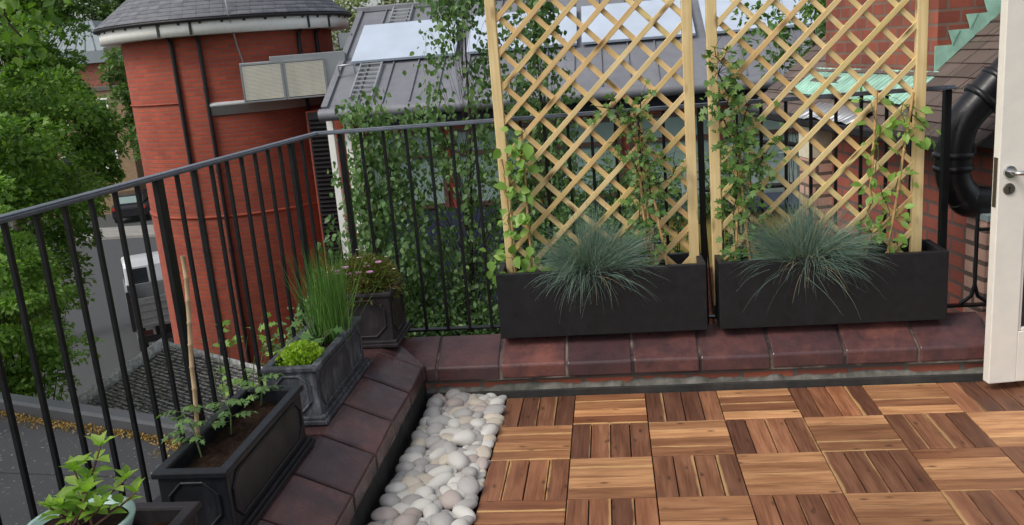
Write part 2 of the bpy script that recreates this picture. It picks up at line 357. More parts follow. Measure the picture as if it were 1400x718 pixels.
M = dict(
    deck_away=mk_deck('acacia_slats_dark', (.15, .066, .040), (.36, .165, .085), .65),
    deck_across=mk_deck('acacia_slats_sheen', (.27, .115, .055), (.58, .31, .145), .85),  # crosswise slats coloured paler than lengthwise ones, standing in for grain sheen
    pine=mk_wood('treated_pine', (.64, .47, .22), (.80, .63, .34)),
    bamboo=mk_wood('bamboo', (.45, .26, .11), (.60, .38, .17), False, (2, 30, 1)),
    cane_pale=mk_wood('pale_bamboo', (.40, .27, .15), (.55, .40, .24), False, (2, 40, 1)),
    rail=m_paint('black_railing_paint', (.006, .0065, .008), .42, .25, .35),
    railtop=m_paint('sky_sheen_rail_paint', (.085, .097, .125), .30, .2, .6),  # top rail colour lightened to blue grey for the sky it reflects
    resin=m_paint('charcoal_resin', (.009, .009, .011), .5, .18, .4),
    coping=mk_coping(),
    wall_brick=m_brick('parapet_brick', (.36, .10, .055), (.20, .06, .04), (.13, .115, .10), .011, (.02, .018, .016)),
    tower_brick=m_brick('tower_brick', (.45, .080, .036), (.34, .056, .029), (.25, .095, .07), .012, (.10, .025, .02), dark=.12),
    chim_brick=m_brick('chimney_brick', (.40, .105, .058), (.25, .062, .040), (.22, .15, .11), .008, width=.15, dark=.4),
    eave_brick=m_brick('side_wall_brick', (.40, .105, .065), (.28, .075, .052), (.15, .10, .085), .010, dark=.3),
    pink_brick=m_brick('painted_pink_brick', (.62, .38, .29), (.50, .29, .22), (.14, .10, .08), .012, dark=.1),
    london_brick=m_brick('yellow_stock_brick', (.32, .20, .10), (.25, .155, .08), (.2, .16, .11), .009, dark=.1),
    concrete=m_paint('dark_concrete', (.035, .034, .032), .8, .35, .3, nscale=9, bump=.3),
    cement=m_paint('grey_cement', (.12, .115, .10), .9, .5, .2, nscale=16, bump=.5),
    mortar=mk_mortar(),
    lead_black=mk_lead('black_faux_lead', (.010, .011, .015), (.13, .14, .16), .25, .4),
    lead_grey=mk_lead('grey_faux_lead', (.042, .044, .052), (.42, .45, .50), .85, .5),
    lead_brown=mk_lead('brown_faux_lead', (.024, .019, .021), (.15, .14, .15), .3, .5),
    soil=m_paint('potting_soil', (.025, .014, .009), .95, .5, .1, nscale=45, bump=1.0),
    mint_glaze=m_paint('mint_glaze', (.42, .60, .55), .2, .05),
    felt=mk_felt('roofing_felt', (.024, .025, .028), (.048, .050, .053), (.22, .22, .21)),
    floor_felt=mk_felt('terrace_felt', (.02, .02, .021), (.035, .035, .036), (.04, .04, .04)),
    leadflat=mk_metal('sheet_lead', (.20, .235, .25), .55, .3),
    zinc=mk_metal('zinc_roofing', (.19, .195, .215), .55, .12, .3),
    panel=mk_metal('pale_roof_panel', (.42, .485, .575), .8, .0),
    steel=mk_metal('galvanised_steel', (.40, .42, .43), .4, .7),
    louvre=mk_metal('brushed_louvre', (.62, .57, .44), .33, .9, .3),
    greyband=mk_metal('grey_lintel', (.46, .47, .48), .6, .0),
    slate=mk_tiles('slate', (.095, .10, .12), (.16, .165, .19), (.20, .20, .20), .3, .22, .112),
    claytile=mk_tiles('brown_clay_tile', (.115, .080, .072), (.165, .115, .100), (.10, .10, .05), .25, .19, .17),
    mosstile=mk_tiles('lichened_tile', (.42, .41, .38), (.56, .54, .50), (.022, .020, .017), .97, .17, .1),
    ridge=m_paint('grey_ridge_tile', (.48, .48, .46), .85, .5, .3, nscale=22, bump=.4),
    copper=m_paint('green_copper', (.33, .58, .46), .75, .3, .3, nscale=8, bump=.1),
    flashing=mk_metal('bright_lead_flashing', (.45, .46, .47), .4, .6),
    white=m_paint('white_gloss', (.78, .74, .66), .35, .04),
    fascia=m_paint('white_fascia', (.86, .85, .80), .5, .05),
    black=m_paint('black_iron', (.012, .012, .014), .32, .25),
    black2=m_paint('black_plastic', (.016, .014, .017), .5, .2),
    glass=mk_glass('dark_glass'), glass2=mk_glass('greenish_glass', (.16, .22, .20), .1),
    chrome=mk_metal('chrome', (.6, .6, .6), .18, 1.0), brass=mk_metal('dull_brass', (.22, .20, .17), .4, .9),
    navy=m_paint('navy_panel', (.018, .024, .05), .5, .2), brown=m_paint('brown_frame', (.075, .038, .028), .5, .2),
    yellow=m_paint('yellow_render', (.52, .42, .12), .8, .1), cream=m_paint('cream_render', (.62, .57, .42), .8, .1),
    teal=m_paint('pale_render', (.26, .33, .33), .8, .15),
    asphalt=mk_felt('asphalt', (.045, .047, .049), (.062, .064, .066), (.12, .12, .12)),
    paving=m_paint('pale_paving', (.26, .25, .23), .85, .15, .3, nscale=3),
    earth=m_paint('earth', (.05, .06, .03), .95, .4, .1, nscale=.6),
    bark=m_paint('bark', (.055, .042, .03), .9, .4, .2, nscale=9, bump=.8),
    twig=m_paint('dark_twig', (.035, .022, .018), .7, .3, .3, nscale=30),
    stem=m_paint('green_stem', (.10, .14, .05), .6, .2, .3, nscale=30), redstem=m_paint('reddish_stem', (.13, .05, .035), .6, .2),
    l_birch=m_leaf('birch_leaf', (.065, .135, .045), (.15, .255, .095), .45, .32, (.22, .33, .13)),
    l_tree=m_leaf('maple_leaf', (.068, .15, .028), (.17, .30, .055), .5, .38, (.26, .39, .085)),
    l_lime=m_leaf('lime_leaf', (.14, .26, .050), (.25, .41, .09), .5, .4, (.34, .48, .13)),
    l_far=m_leaf('far_leaf', (.075, .14, .04), (.14, .23, .07), .6, .3),
    l_pale=m_leaf('pale_leaf', (.17, .21, .10), (.27, .32, .16), .6, .3),
    l_vine=m_leaf('vine_leaf', (.14, .26, .05), (.25, .42, .09), .42, .35, (.36, .52, .13)),
    l_clem=m_leaf('clematis_leaf', (.065, .145, .038), (.13, .24, .06), .45, .3, (.21, .30, .08)),
    l_tom=m_leaf('tomato_leaf', (.10, .20, .06), (.18, .31, .10), .5, .3, (.26, .40, .12)),
    l_mint=m_leaf('mint_leaf', (.21, .35, .05), (.34, .52, .09), .4, .4, (.45, .60, .16)),
    l_pars=m_leaf('parsley_leaf', (.22, .36, .025), (.36, .52, .04), .5, .35, (.46, .60, .08)),
    l_straw=m_leaf('dark_lobed_leaf', (.06, .14, .045), (.11, .21, .06), .45, .25),
    l_red=m_leaf('red_green_fine_leaf', (.10, .14, .03), (.18, .21, .045), .6, .25, (.28, .13, .05)),
    fescue=m_leaf('blue_fescue_blade', (.085, .15, .125), (.19, .29, .245), .5, .15, (.32, .36, .28)),
    straw=m_leaf('dry_straw', (.38, .30, .16), (.50, .41, .24), .7, .1),
    chive=m_leaf('chive_blade', (.07, .165, .04), (.14, .28, .06), .45, .2, (.24, .36, .10)),
    flower=m_leaf('pink_petal', (.52, .20, .46), (.65, .34, .58), .6, .3), wflower=m_leaf('pale_petal', (.6, .5, .48), (.7, .62, .58), .6, .3),
    moss=m_leaf('yellow_stonecrop', (.30, .17, .045), (.42, .27, .075), .7, .1, (.16, .13, .05)),
    vanwhite=m_paint('white_vehicle_paint', (.72, .74, .75), .3, .04), tyre=m_paint('tyre', (.02, .02, .02), .8, .2),
    grey_board=m_paint('grey_dropside', (.24, .25, .25), .5, .15, metal=.3), carblack=m_paint('black_car_paint', (.012, .011, .016), .2, .1),
    red_car=m_paint('red_car_lamp', (.40, .03, .025), .25, .1),
    red_lens=m_paint('red_lamp_lens', (.045, .010, .010), .4, .1),
)
PEB = dict(grey=mk_pebble('grey_pebble', (.33, .315, .30), (.46, .44, .42)), white=mk_pebble('white_pebble', (.54, .52, .48), (.66, .64, .59)),
           cream=mk_pebble('cream_pebble', (.47, .41, .33), (.60, .54, .45)), pink=mk_pebble('pinkish_pebble', (.38, .32, .29), (.50, .425, .385)),
           dark=mk_pebble('dark_pebble', (.16, .13, .13), (.27, .23, .225)))

# ================================================================== TERRACE
mb = MB(); mb.box(-.40, 3.2, -4.8, .06, -.30, -.031)
tag(mb.build('terrace_floor', M['floor_felt']), kind='structure')

# ---- deck tiles: 30 cm, four slats on a plastic grid
ROWN = ['row against the parapet', 'second row from the parapet', 'third row from the parapet', 'nearest row']
ORD = ['touching the pebbles']+[w+' from the pebbles' for w in ('second', 'third', 'fourth', 'fifth', 'sixth', 'seventh', 'eighth', 'ninth', 'tenth')]
for r in range(4):
    for c in range(10):
        x0, y1 = c*.3, -r*.3 - .008
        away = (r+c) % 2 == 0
        mb = MB(); g = .0044 if away else .0038; w = (.3-.004-3*g)/4
        for k in range(4):
            a = .002+k*(w+g); jz = random.uniform(-.0012, .0008)
            t = .0115
            mb.r = random.random()
            f0 = len(mb.f)
            if away: mb.box(x0+a, x0+a+w, y1-.298, y1-.002, -t+jz, jz)
            else: mb.box(x0+.002, x0+.298, y1-a-w, y1-a, -t+jz, jz)
            fl = random.random() < .5
            for i in range(f0, len(mb.f)):      # u along the slat, v across it in metres
                ps = [mb.v[q] for q in mb.f[i]]
                mb.uv[i] = [(p[1], abs(p[0]-x0-a-(w if fl else 0))) if away else (p[0], abs(p[1]-y1+a+(w if fl else 0))) for p in ps]
        cx, cy = x0+.15, y1-.15
        lab = ('deck tile with lengthwise slats, ' if away else 'deck tile with crosswise slats, ')+ROWN[r]+', '+ORD[c]
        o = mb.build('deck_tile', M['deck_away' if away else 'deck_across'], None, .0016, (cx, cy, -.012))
        tag(o, lab, 'deck tile', 'wooden deck tiles laid in a chequer pattern')
        o.rotation_euler.z = random.uniform(-.002, .002)
        b = MB()
        for q in range(3):
            b.box(x0+.01+q*.1, x0+.09+q*.1, y1-.29, y1-.01, -.0295, -.0135)
        b.build('base_grid', M['black2'], o)

# ---- pebbles in the strip beside the deck
def pebble_mesh(seed, mat):
    bm = bmesh.new(); bmesh.ops.create_icosphere(bm, subdivisions=3, radius=1)
    r = np.random.default_rng(seed); ph = r.uniform(0, 6.28, 6); am = r.uniform(.03, .10, 6)
    for v in bm.verts:
        p = v.co; k = 1+am[0]*math.sin(2.1*p.x+ph[0])+am[1]*math.sin(2.3*p.y+ph[1])+am[2]*math.sin(1.9*p.z+ph[2])+.5*am[3]*math.sin(3.7*p.x+ph[3]+2*p.y)
        v.co = p*k
    for f in bm.faces: f.smooth = True
    me = bpy.data.meshes.new('pebble'); bm.to_mesh(me); bm.free(); me.materials.append(mat); return me
PM = {k: [pebble_mesh(i*7+j, m) for j in range(4)] for i, (k, m) in enumerate(PEB.items())}
prng = np.random.default_rng(11)
X0, X1, Y0, Y1 = -.335, .0, -1.22, .035
NP = 205
px = prng.uniform(X0, X1, NP); py = prng.uniform(Y0, Y1, NP)
pa = prng.uniform(.030, .052, NP); pa[prng.random(NP) < .3] *= .72
asp = prng.uniform(.62, .92, NP); pr_ = pa*np.sqrt(asp)*.98
for it in range(260):
    dx = px[:, None]-px[None]; dy = py[:, None]-py[None]; d = np.hypot(dx, dy)+1e-9
    ov = np.clip((pr_[:, None]+pr_[None])*.93-d, 0, None); np.fill_diagonal(ov, 0)
    px += (ov*dx/d).sum(1)*.35; py += (ov*dy/d).sum(1)*.35
    px = np.clip(px, X0+pr_*.9, X1-pr_*.9); py = np.clip(py, Y0, Y1-pr_*.8)
kinds = prng.choice(['grey', 'white', 'cream', 'pink', 'dark'], NP, p=[.41, .34, .15, .09, .01])
CN = dict(grey='grey', white='white', cream='cream', pink='pinkish', dark='dark purplish')
for i in range(NP):
    o = bpy.data.objects.new('pebble', PM[kinds[i]][i % 4]); COL.objects.link(o)
    a, b_ = pa[i], pa[i]*asp[i]; c = b_*prng.uniform(.55, .72)
    # sits on the floor or rides up on its neighbours when squeezed
    dd = np.hypot(px-px[i], py-py[i]); sq = np.clip((pr_+pr_[i])*.93-dd, 0, None).sum()-2*pr_[i]*.93
    o.location = (px[i], py[i], -.031+c*.97+min(.022, max(0, sq)*.28)+prng.uniform(0, .006)); o.scale = (a, b_, c)
    o.rotation_euler = (prng.uniform(-.28, .28), prng.uniform(-.28, .28), prng.uniform(0, 3.14))
    sz = 'small' if a < .033 else ('large' if a > .046 else 'medium')
    shp = 'round' if asp[i] > .8 else ('oval' if asp[i] > .7 else 'elongated')
    zx = 'beside the dark low wall' if px[i] < -.25 else ('touching the deck edge' if px[i] < -.05 and px[i] > -.085 or px[i] >= -.085 else ('left of the bed middle' if px[i] < -.17 else 'right of the bed middle'))
    zy = 'at the far end' if py[i] > -.2 else ('a bit before the far end' if py[i] > -.42 else ('halfway along the bed' if py[i] > -.66 else ('towards the front' if py[i] > -.88 else 'at the near front end')))
    tag(o, f'{sz} {shp} {CN[kinds[i]]} pebble {zx}, {zy}', 'pebble', 'loose rounded pebbles in the strip beside the deck')

# ---- parapet wall with clay copings (left run and far run, mitred in the corner)
EX, FY = -.355, 0.0            # inner coping edges
par = thing('parapet_wall', (EX, FY, 0), 'low brick parapet with dark red glazed clay copings, turning the terrace corner', 'wall')
mb = MB(); mb.box(-.365, 3.0, .026, .34, -6, .098); mb.build('brick_wall', M['wall_brick'], par)
mb = MB(); mb.box(-.78, -.366, -4.6, .34, -6, .098); mb.build('rendered_wall', M['concrete'], par)
mb = MB(); mb.box(-.364, 3.0, -.004, .0255, -.030, .030); mb.build('concrete_upstand', M['concrete'], par, .004)
# ragged cement fillet along the foot of the bricks
mb = MB(); n = 260; top = []; bot = []
h = rng.normal(size=n+1); h = np.convolve(h, np.ones(5)/5, 'same')*.006; h2 = np.convolve(rng.normal(size=n+1), np.ones(15)/15, 'same')*.034
for i in range(n+1):
    x = -.36+3.3*i/n; z = .050+np.clip(h[i]+h2[i], -.012, .020)
    top.append((x, .0245, z)); bot.append((x, .002+.002*math.sin(i*.13), .031))
for i in range(n):
    mb.add([bot[i], bot[i+1], top[i+1], top[i]], [(0, 1, 2, 3)], None, True)
mb.build('cement_fillet', M['cement'], par)
LP = [(0, .10), (0, .160), (.006, .166), (.165, .236), (.185, .243), (.43, .245), (.445, .238), (.445, .10)]
FP = [(0, .088), (0, .146), (.006, .153), (.165, .226), (.19, .234), (.215, .226), (.365, .165), (.37, .16), (.37, .10)]
def left_tile(y0, y1, mit=False):
    mb = MB(); jz = random.uniform(-.003, .003); tw = random.uniform(-.004, .004)
    p0 = [(EX-d+tw, y0, z+jz) for d, z in LP]; p1 = [(EX-d-tw, (d+FY-.004 if mit else y1), z+jz) for d, z in LP]
    mb.prism(p0, p1); return mb
def front_tile(x0, x1, mit=False):
    mb = MB(); jz = random.uniform(-.003, .003); tw = random.uniform(-.004, .004)
    p0 = [((EX-d+.004 if mit else x0), FY+d+tw, z+jz) for d, z in FP]; p1 = [(x1, FY+d-tw, z+jz) for d, z in FP]
    mb.prism(p0, p1); return mb
yj = [-.03, -.31, -.585, -.86, -1.14, -1.42, -1.70, -1.98, -2.26, -2.54]
for a, b in zip(yj[1:], yj[:-1]): left_tile(a+.0065, b-.0065).build('coping_tile', M['coping'], par, .006)
left_tile(yj[0]+.004, 0, True).build('coping_tile', M['coping'], par, .004)
xj = [-.305, -.02, .27, .555, .84, 1.135, 1.435, 1.73, 2.03, 2.33, 2.63, 2.93]
for a, b in zip(xj[:-1], xj[1:]): front_tile(a+.005, b-.005).build('coping_tile', M['coping'], par, .006)
front_tile(0, xj[0]-.004, True).build('coping_tile', M['coping'], par, .004)
# mortar bed under and between the tiles
mb = MB()
p = [(EX-d-.004 if d < .2 else EX-d+.004, z-.009) for d, z in LP]
mb.prism([(x, yj[-1], z) for x, z in p], [(x, (EX-x)+FY-.0, z) for x, z in p])
p = [(FY+d+.004 if d < .2 else FY+d-.004, z-.006) for d, z in FP]
mb.prism([(EX-(y-FY), y, z) for y, z in p], [(xj[-1], y, z) for y, z in p])
mb.build('mortar_bed', M['mortar'], par)

# ---- railing
rl = thing('railing', (-.82, .33, .2), 'black metal railing with plain upright bars round two sides of the terrace', 'railing')
ZT = 1.178
def lx(y): return -.985+.085*(y+1.6)
a, b = (lx(-3.6), -3.6, ZT), (lx(.33), .33, ZT)
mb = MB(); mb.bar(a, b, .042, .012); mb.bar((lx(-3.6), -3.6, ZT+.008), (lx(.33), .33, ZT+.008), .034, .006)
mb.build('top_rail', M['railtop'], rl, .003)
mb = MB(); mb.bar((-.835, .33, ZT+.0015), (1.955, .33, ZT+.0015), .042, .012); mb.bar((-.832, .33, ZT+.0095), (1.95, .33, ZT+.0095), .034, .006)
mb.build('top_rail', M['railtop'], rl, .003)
mb = MB(); mb.bar((lx(-3.6), -3.6, .20), (lx(.30), .30, .20), .036, .010); mb.build('lower_rail', M['rail'], rl, .002)
mb = MB(); mb.bar((-.82, .385, .205), (2.45, .385, .205), .036, .010); mb.build('lower_rail', M['rail'], rl, .002)
def baluster(x, y, r=.0068):
    mb = MB(); mb.box(x-r, x+r, y-r, y+r, .206, ZT-.007); mb.build('baluster', M['rail'], rl, .002)
def post(x, y, rx=.022, ry=.022, z0=.1):
    mb = MB(); mb.box(x-rx, x+rx, y-ry, y+ry, z0, ZT-.007); mb.build('post', M['rail'], rl, .003)
for k in range(-12, 17):
    y = -1.605+.111*k
    if k in (6, 15, -5): post(lx(y), y, .01, .022)
    else: baluster(lx(y), y)
post(-.715, .36, .011, .02)
k = 0
x = -.62
while x < 1.87:
    if abs(x-.905) < .055: post(.905, .36, .013, .012)
    else: baluster(x, .36)
    x += .105
post(1.935, .36, .0145, .018)
# short guard at the pipe: thin bar, scroll foot
mb = MB(); mb.tube([(2.09, .385, .62), (2.09, .385, .30), (2.075, .385, .245), (2.03, .385, .212)], .009, 8); mb.tube([(2.09, .385, .30), (2.105, .385, .245), (2.15, .385, .212)], .009, 8)
mb.tube([(2.09, .385, .55), (2.45, .385, .55)], .008, 8)
mb.build('guard_bar', M['rail'], rl)

# ---- two large charcoal trough planters with trellises
def trough(x0, x1, label):
    z0, z1, y0, y1, t = .240, .535, .09, .32, .026
    root = thing('trough_planter', ((x0+x1)/2, .205, z0), label, 'planter', 'charcoal trough planters on the parapet')
    mb = MB(); mb.box(x0, x1, y0, y0+t, z0, z1); mb.box(x0, x1, y1-t, y1, z0, z1)
    mb.box(x0, x0+t, y0+t-.001, y1-t+.001, z0+.0005, z1-.0005); mb.box(x1-t, x1, y0+t-.001, y1-t+.001, z0+.0005, z1-.0005); mb.box(x0+t, x1-t, y0+t, y1-t, z0+.002, z0+.03)
    mb.build('box', M['resin'], root, .003)
    mb = MB()
    nx, ny = 40, 8
    vs = [(x0+t+(x1-x0-2*t)*i/nx, y0+t+(y1-y0-2*t)*j/ny, z1-.055+random.uniform(-.007, .007)) for j in range(ny+1) for i in range(nx+1)]
    mb.add(vs, [(j*(nx+1)+i, j*(nx+1)+i+1, (j+1)*(nx+1)+i+1, (j+1)*(nx+1)+i) for j in range(ny) for i in range(nx)], None, True)
    mb.build('soil', M['soil'], root)
    mb = MB()
    for xx in (x0+.10, x1-.10): mb.box(xx-.03, xx+.03, .165, .215, .2355, z0-.0005)
    mb.build('foot', M['black2'], root); return root
trough(-.018, .885, 'long charcoal trough planter on the parapet, the one nearer the railing corner')
trough(.937, 1.868, 'long charcoal trough planter on the parapet, the one nearer the white door')

def clipseg(x0, z0, dx, dz, X0, X1, Z0, Z1):
    t0, t1 = -99, 99
    for p, d, a, b in ((x0, dx, X0, X1), (z0, dz, Z0, Z1)):
        u, v = (a-p)/d, (b-p)/d
        if u > v: u, v = v, u
        t0, t1 = max(t0, u), min(t1, v)
    return (t0, t1) if t1-t0 > .03 else None
def trellis(x0, x1, label, ph):
    z0, z1, y = .30, 2.16, .262
    root = thing('trellis', ((x0+x1)/2, y, z0), label, 'trellis', 'pale pine lattice trellises')
    for x, nm in ((x0, 'post'), (x1, 'post')):
        mb = MB(); mb.r = random.random(); mb.obox((x, y, (z0+z1)/2), (0, 0, 1), (1, 0, 0), (0, 1, 0), ((z1-z0)/2, .0215, .017)); mb.build(nm, M['pine'], root, .003)
    mb = MB(); mb.obox(((x0+x1)/2, y, z1-.02), (1, 0, 0), (0, 1, 0), (0, 0, 1), ((x1-x0)/2-.022, .017, .02)); mb.build('top_bar', M['pine'], root, .003)
    mb = MB(); pitch = .1435; q = .7071
    for s, yy in ((1, y-.0055), (-1, y+.0055)):
        for i in range(-14, 26):
            zc = .42+ph+i*pitch + (.062 if s < 0 else 0)
            seg = clipseg(x0, zc, q, s*q, x0+.004, x1-.004, .44, z1-.04)
            if not seg: continue
            t0, t1 = seg; j = random.uniform(-.003, .003)
            mb.r = random.random()
            A = Vector((x0+q*t0, yy, zc+s*q*t0+j)); B = Vector((x0+q*t1, yy, zc+s*q*t1+j)); d = (B-A).normalized()
            mb.obox((A+B)/2, d, (-d.z, 0, d.x), (0, 1, 0), ((B-A).length/2, .0114, .0052))
    mb.build('lattice', M['pine'], root, .0015)
trellis(.035, .852, 'pale pine lattice trellis standing in the trough nearer the railing corner', .02)
trellis(.952, 1.79, 'pale pine lattice trellis standing in the trough nearer the white door', .07)

# ---- panelled faux lead planters on the left parapet
def panel_planter(x0, x1, y0, y1, z0, z1, mat, label, soilmat, lip=.010):
    root = thing('lead_planter', ((x0+x1)/2, (y0+y1)/2, z0), label, 'planter', 'panelled faux lead planters along the left parapet')
    t = .022
    mb = MB()
    a, b, c, d = x0+lip, x1-lip, y0+lip, y1-lip
    mb.box(a, b, c, c+t, z0+.02, z1-.004); mb.box(a, b, d-t, d, z0+.02, z1-.004)
    mb.box(a, a+t, c+t-.001, d-t+.001, z0+.0205, z1-.0045); mb.box(b-t, b, c+t-.001, d-t+.001, z0+.0205, z1-.0045); mb.box(a+t, b-t, c+t, d-t, z0+.022, z0+.04)
    mb.build('box', mat, root, .003)
    # rim and base mouldings as mitred frames
    def frame(e, zz0, zz1, inn):
        m = MB(); o = [(x0-e, y0-e), (x1+e, y0-e), (x1+e, y1+e), (x0-e, y1+e)]; i_ = [(x0+inn, y0+inn), (x1-inn, y0+inn), (x1-inn, y1-inn), (x0+inn, y1-inn)]
        for k in range(4):
            l = (k+1) % 4
            m.add([(*o[k], zz0), (*o[l], zz0), (*i_[l], zz0), (*i_[k], zz0), (*o[k], zz1), (*o[l], zz1), (*i_[l], zz1), (*i_[k], zz1)],
                  [(0, 1, 5, 4), (3, 7, 6, 2), (4, 5, 6, 7), (0, 3, 2, 1)])
        return m
    frame(0, z1-.020, z1, .031).build('rim', mat, root, .005)
    m = frame(.012, z0, z0+.017, .03); m2 = frame(.004, z0+.0165, z0+.030, .03)
    m.add(m2.v, m2.f); m.build('base_moulding', mat, root, .004)
    # chamfered mouldings on the four faces
    m = MB(); zb, zt = z0+.048, z1-.036
    def loop(p0, ux, L):
        ins = .028; ch = min(.045, (zt-zb)*.28); u0, u1 = ins, L-ins
        pts = [(u0+ch, zb), (u1-ch, zb), (u1, zb+ch), (u1, zt-ch), (u1-ch, zt), (u0+ch, zt), (u0, zt-ch), (u0, zb+ch)]
        P = [Vector(p0)+Vector(ux)*u+Vector((0, 0, z)) for u, z in pts]
        for k in range(8): m.tube([P[k], P[(k+1) % 8]], .0052, 6, True)
    loop((a, c-.001, 0), (1, 0, 0), b-a); loop((a, d+.001, 0), (1, 0, 0), b-a); loop((a-.001, c, 0), (0, 1, 0), d-c); loop((b+.001, c, 0), (0, 1, 0), d-c)
    m.build('panel_moulding', mat, root)
    nx, ny = 10, 24; mb = MB(); zs = z1-.045
    vs = [(a+t+(b-a-2*t)*i/nx, c+t+(d-c-2*t)*j/ny, zs+random.uniform(-.008, .008)) for j in range(ny+1) for i in range(nx+1)]
    mb.add(vs, [(j*(nx+1)+i, j*(nx+1)+i+1, (j+1)*(nx+1)+i+1, (j+1)*(nx+1)+i) for j in range(ny) for i in range(nx)], None, True)
    mb.build('soil', soilmat, root); return root
ZP = .2465
panel_planter(-.758, -.545, -1.56, -.945, ZP, .462, M['lead_black'], 'black panelled trough planter holding tomato seedlings and a tall bamboo cane', M['soil'])
panel_planter(-.758, -.550, -.785, -.185, ZP, .462, M['lead_grey'], 'chalky grey panelled trough planter holding parsley and chives', M['soil'])
panel_planter(-.758, -.480, .03, .305, ZP, .495, M['lead_brown'], 'square brownish panelled planter in the railing corner with pink flowers', M['soil'])
panel_planter(-.758, -.545, -2.32, -1.712, ZP, .462, M['lead_brown'], 'panelled trough planter nearest the viewer, behind the mint coloured pot', M['soil'])

# mint pot standing in the nearest planter
pot = thing('flower_pot', (-.70, -1.955, .425), 'pale mint glazed round pot with leafy shoots standing in the nearest planter', 'pot')
mb = MB(); mb.lathe((-.70, -1.955, 0), [(.001, .426), (.070, .426), (.083, .47), (.108, .525), (.116, .545), (.116, .552), (.106, .552), (.100, .53), (.001, .528)], 40)
mb.build('bowl', M['mint_glaze'], pot)
mb = MB(); mb.lathe((-.70, -1.955, 0), [(.001, .537), (.05, .539), (.101, .535)], 24); mb.build('soil', M['soil'], pot)

# ================================================================== PLANTS ON THE TERRACE
def blades(name, base, n, length, spread, droop, mat, parent, w=.0016, seg=7, up=.9, bias=(0, 0)):
    """tuft of thin arching blades as folded ribbons"""
    V = []; F = []; 
    for i in range(n):
        az = rng.uniform(0, 2*math.pi); th = abs(rng.normal(0, spread)); L = length*rng.uniform(.55, 1.08)
        d = np.array([math.cos(az)*math.sin(th)+bias[0], math.sin(az)*math.sin(th)+bias[1], math.cos(th)*up]); d /= np.linalg.norm(d)
        p = np.array(base)+np.array([rng.normal(0, .018), rng.normal(0, .014), 0]); side = np.cross(d, (0, 0, 1.)); 
        if np.linalg.norm(side) < .05: side = np.array([1., 0, 0])
        side /= np.linalg.norm(side)
        # turn the flat side about the blade so it is seen from any side
        ro = rng.uniform(0, math.pi); nn = np.cross(side, d); side = side*math.cos(ro)+nn*math.sin(ro)
        b0 = len(V); g = droop*rng.uniform(.5, 1.4)
        for s in range(seg+1):
            t = s/seg; ww = w*(1-t*.85)
            V.append(p-side*ww); V.append(p+side*ww)
            d = d+np.array([0, 0, -g*(1-.25*abs(d[2]))*t/seg*2.2]); d /= np.linalg.norm(d); p = p+d*L/seg
        for s in range(seg): F.append((b0+2*s, b0+2*s+1, b0+2*s+3, b0+2*s+2))
    off = np.array(wl(parent)); me = bpy.data.meshes.new(name); me.from_pydata([tuple(v-off) for v in V], [], F)
    me.polygons.foreach_set('use_smooth', [True]*len(F)); me.materials.append(mat); return link(name, me, parent)

def fescue(x, y, z, L, label, biases):
    root = thing('fescue_grass', (x, y, z), label, 'grass', 'blue fescue tufts in the charcoal troughs')
    for bx, by, dx, k, dr in biases:
        blades('blade_tuft', (x+dx, y, z), k, L*random.uniform(.9, 1.1), .62, dr, M['fescue'], root, .0013, 8, .75, (bx, by))
    blades('straw', (x, y, z), 70, L*.9, .9, 1.5, M['straw'], root, .0011, 7, .6, (0, -.1))
    blades('flower_stalks', (x, y, z), 70, L*1.35, .30, .25, M['fescue'], root, .0009, 6)
fescue(.40, .17, .485, .30, 'blue grey fescue tuft spilling over the trough nearer the railing corner', [(0, 0, 0, 800, .55), (-.55, -.25, -.03, 700, 1.2), (.6, -.05, .05, 650, .95), (-.2, -.5, -.02, 260, 2.0), (.3, .1, .02, 300, .6)])
fescue(1.31, .17, .485, .31, 'blue grey fescue tuft spilling over the trough nearer the white door', [(0, .1, 0, 800, .5), (-.6, .0, -.05, 600, .9), (.7, -.15, .05, 800, 1.15), (.25, -.5, .03, 230, 2.1), (-.1, .2, .0, 300, .5)])

def cane(p0, p1, label, r=.0055, mat='bamboo', group='bamboo canes in the charcoal troughs'):
    p0, p1 = Vector(p0), Vector(p1); n = 9; pts = []; rs = []
    for i in range(n+1):
        t = i/n; q = p0.lerp(p1, t)
        j = Vector((random.uniform(-1, 1), random.uniform(-1, 1), 0))*r*.35
        for dt, k in ((-.006, 1), (0, 1.28), (.006, 1)):
            if 0 <= t+dt <= 1: pts.append(q+(p1-p0)*dt+j); rs.append(r*k)
    mb = MB(); mb.tube(pts, rs, 8)
    return tag(mb.build('bamboo_cane', M[mat], None, 0, p0), label, 'cane', group)
zs = .475
cane((.060, .20, zs), (.035, .225, 1.02), 'bamboo cane beside the left post of the left trellis')
cane((.135, .19, zs), (.130, .225, 1.14), 'bamboo cane among round bright leaves at the left end of the left trellis')
cane((.645, .19, zs), (.618, .225, 1.18), 'left bamboo cane of three among the clematis on the left trellis')
cane((.665, .20, zs), (.640, .228, 1.15), 'middle bamboo cane of three among the clematis on the left trellis')
cane((.735, .18, zs), (.635, .226, 1.12), 'right bamboo cane of three, leaning steeply, on the left trellis')
cane((1.015, .18, zs), (1.06, .226, 1.05), 'left bamboo cane at the left end of the right trellis')
cane((1.085, .175, zs), (1.025, .226, 1.22), 'leaning bamboo cane behind the bushy climber on the right trellis')
cane((1.565, .19, zs), (1.61, .226, 1.20), 'left bamboo cane of the pair near the right end of the right trellis')
cane((1.645, .18, zs), (1.755, .226, 1.18), 'right leaning bamboo cane of the pair near the right end of the right trellis')
cane((-.733, -1.335, .41), (-.722, -1.25, .985), 'tall pale bamboo cane standing alone in the black panelled planter', .0068, 'cane_pale', None)

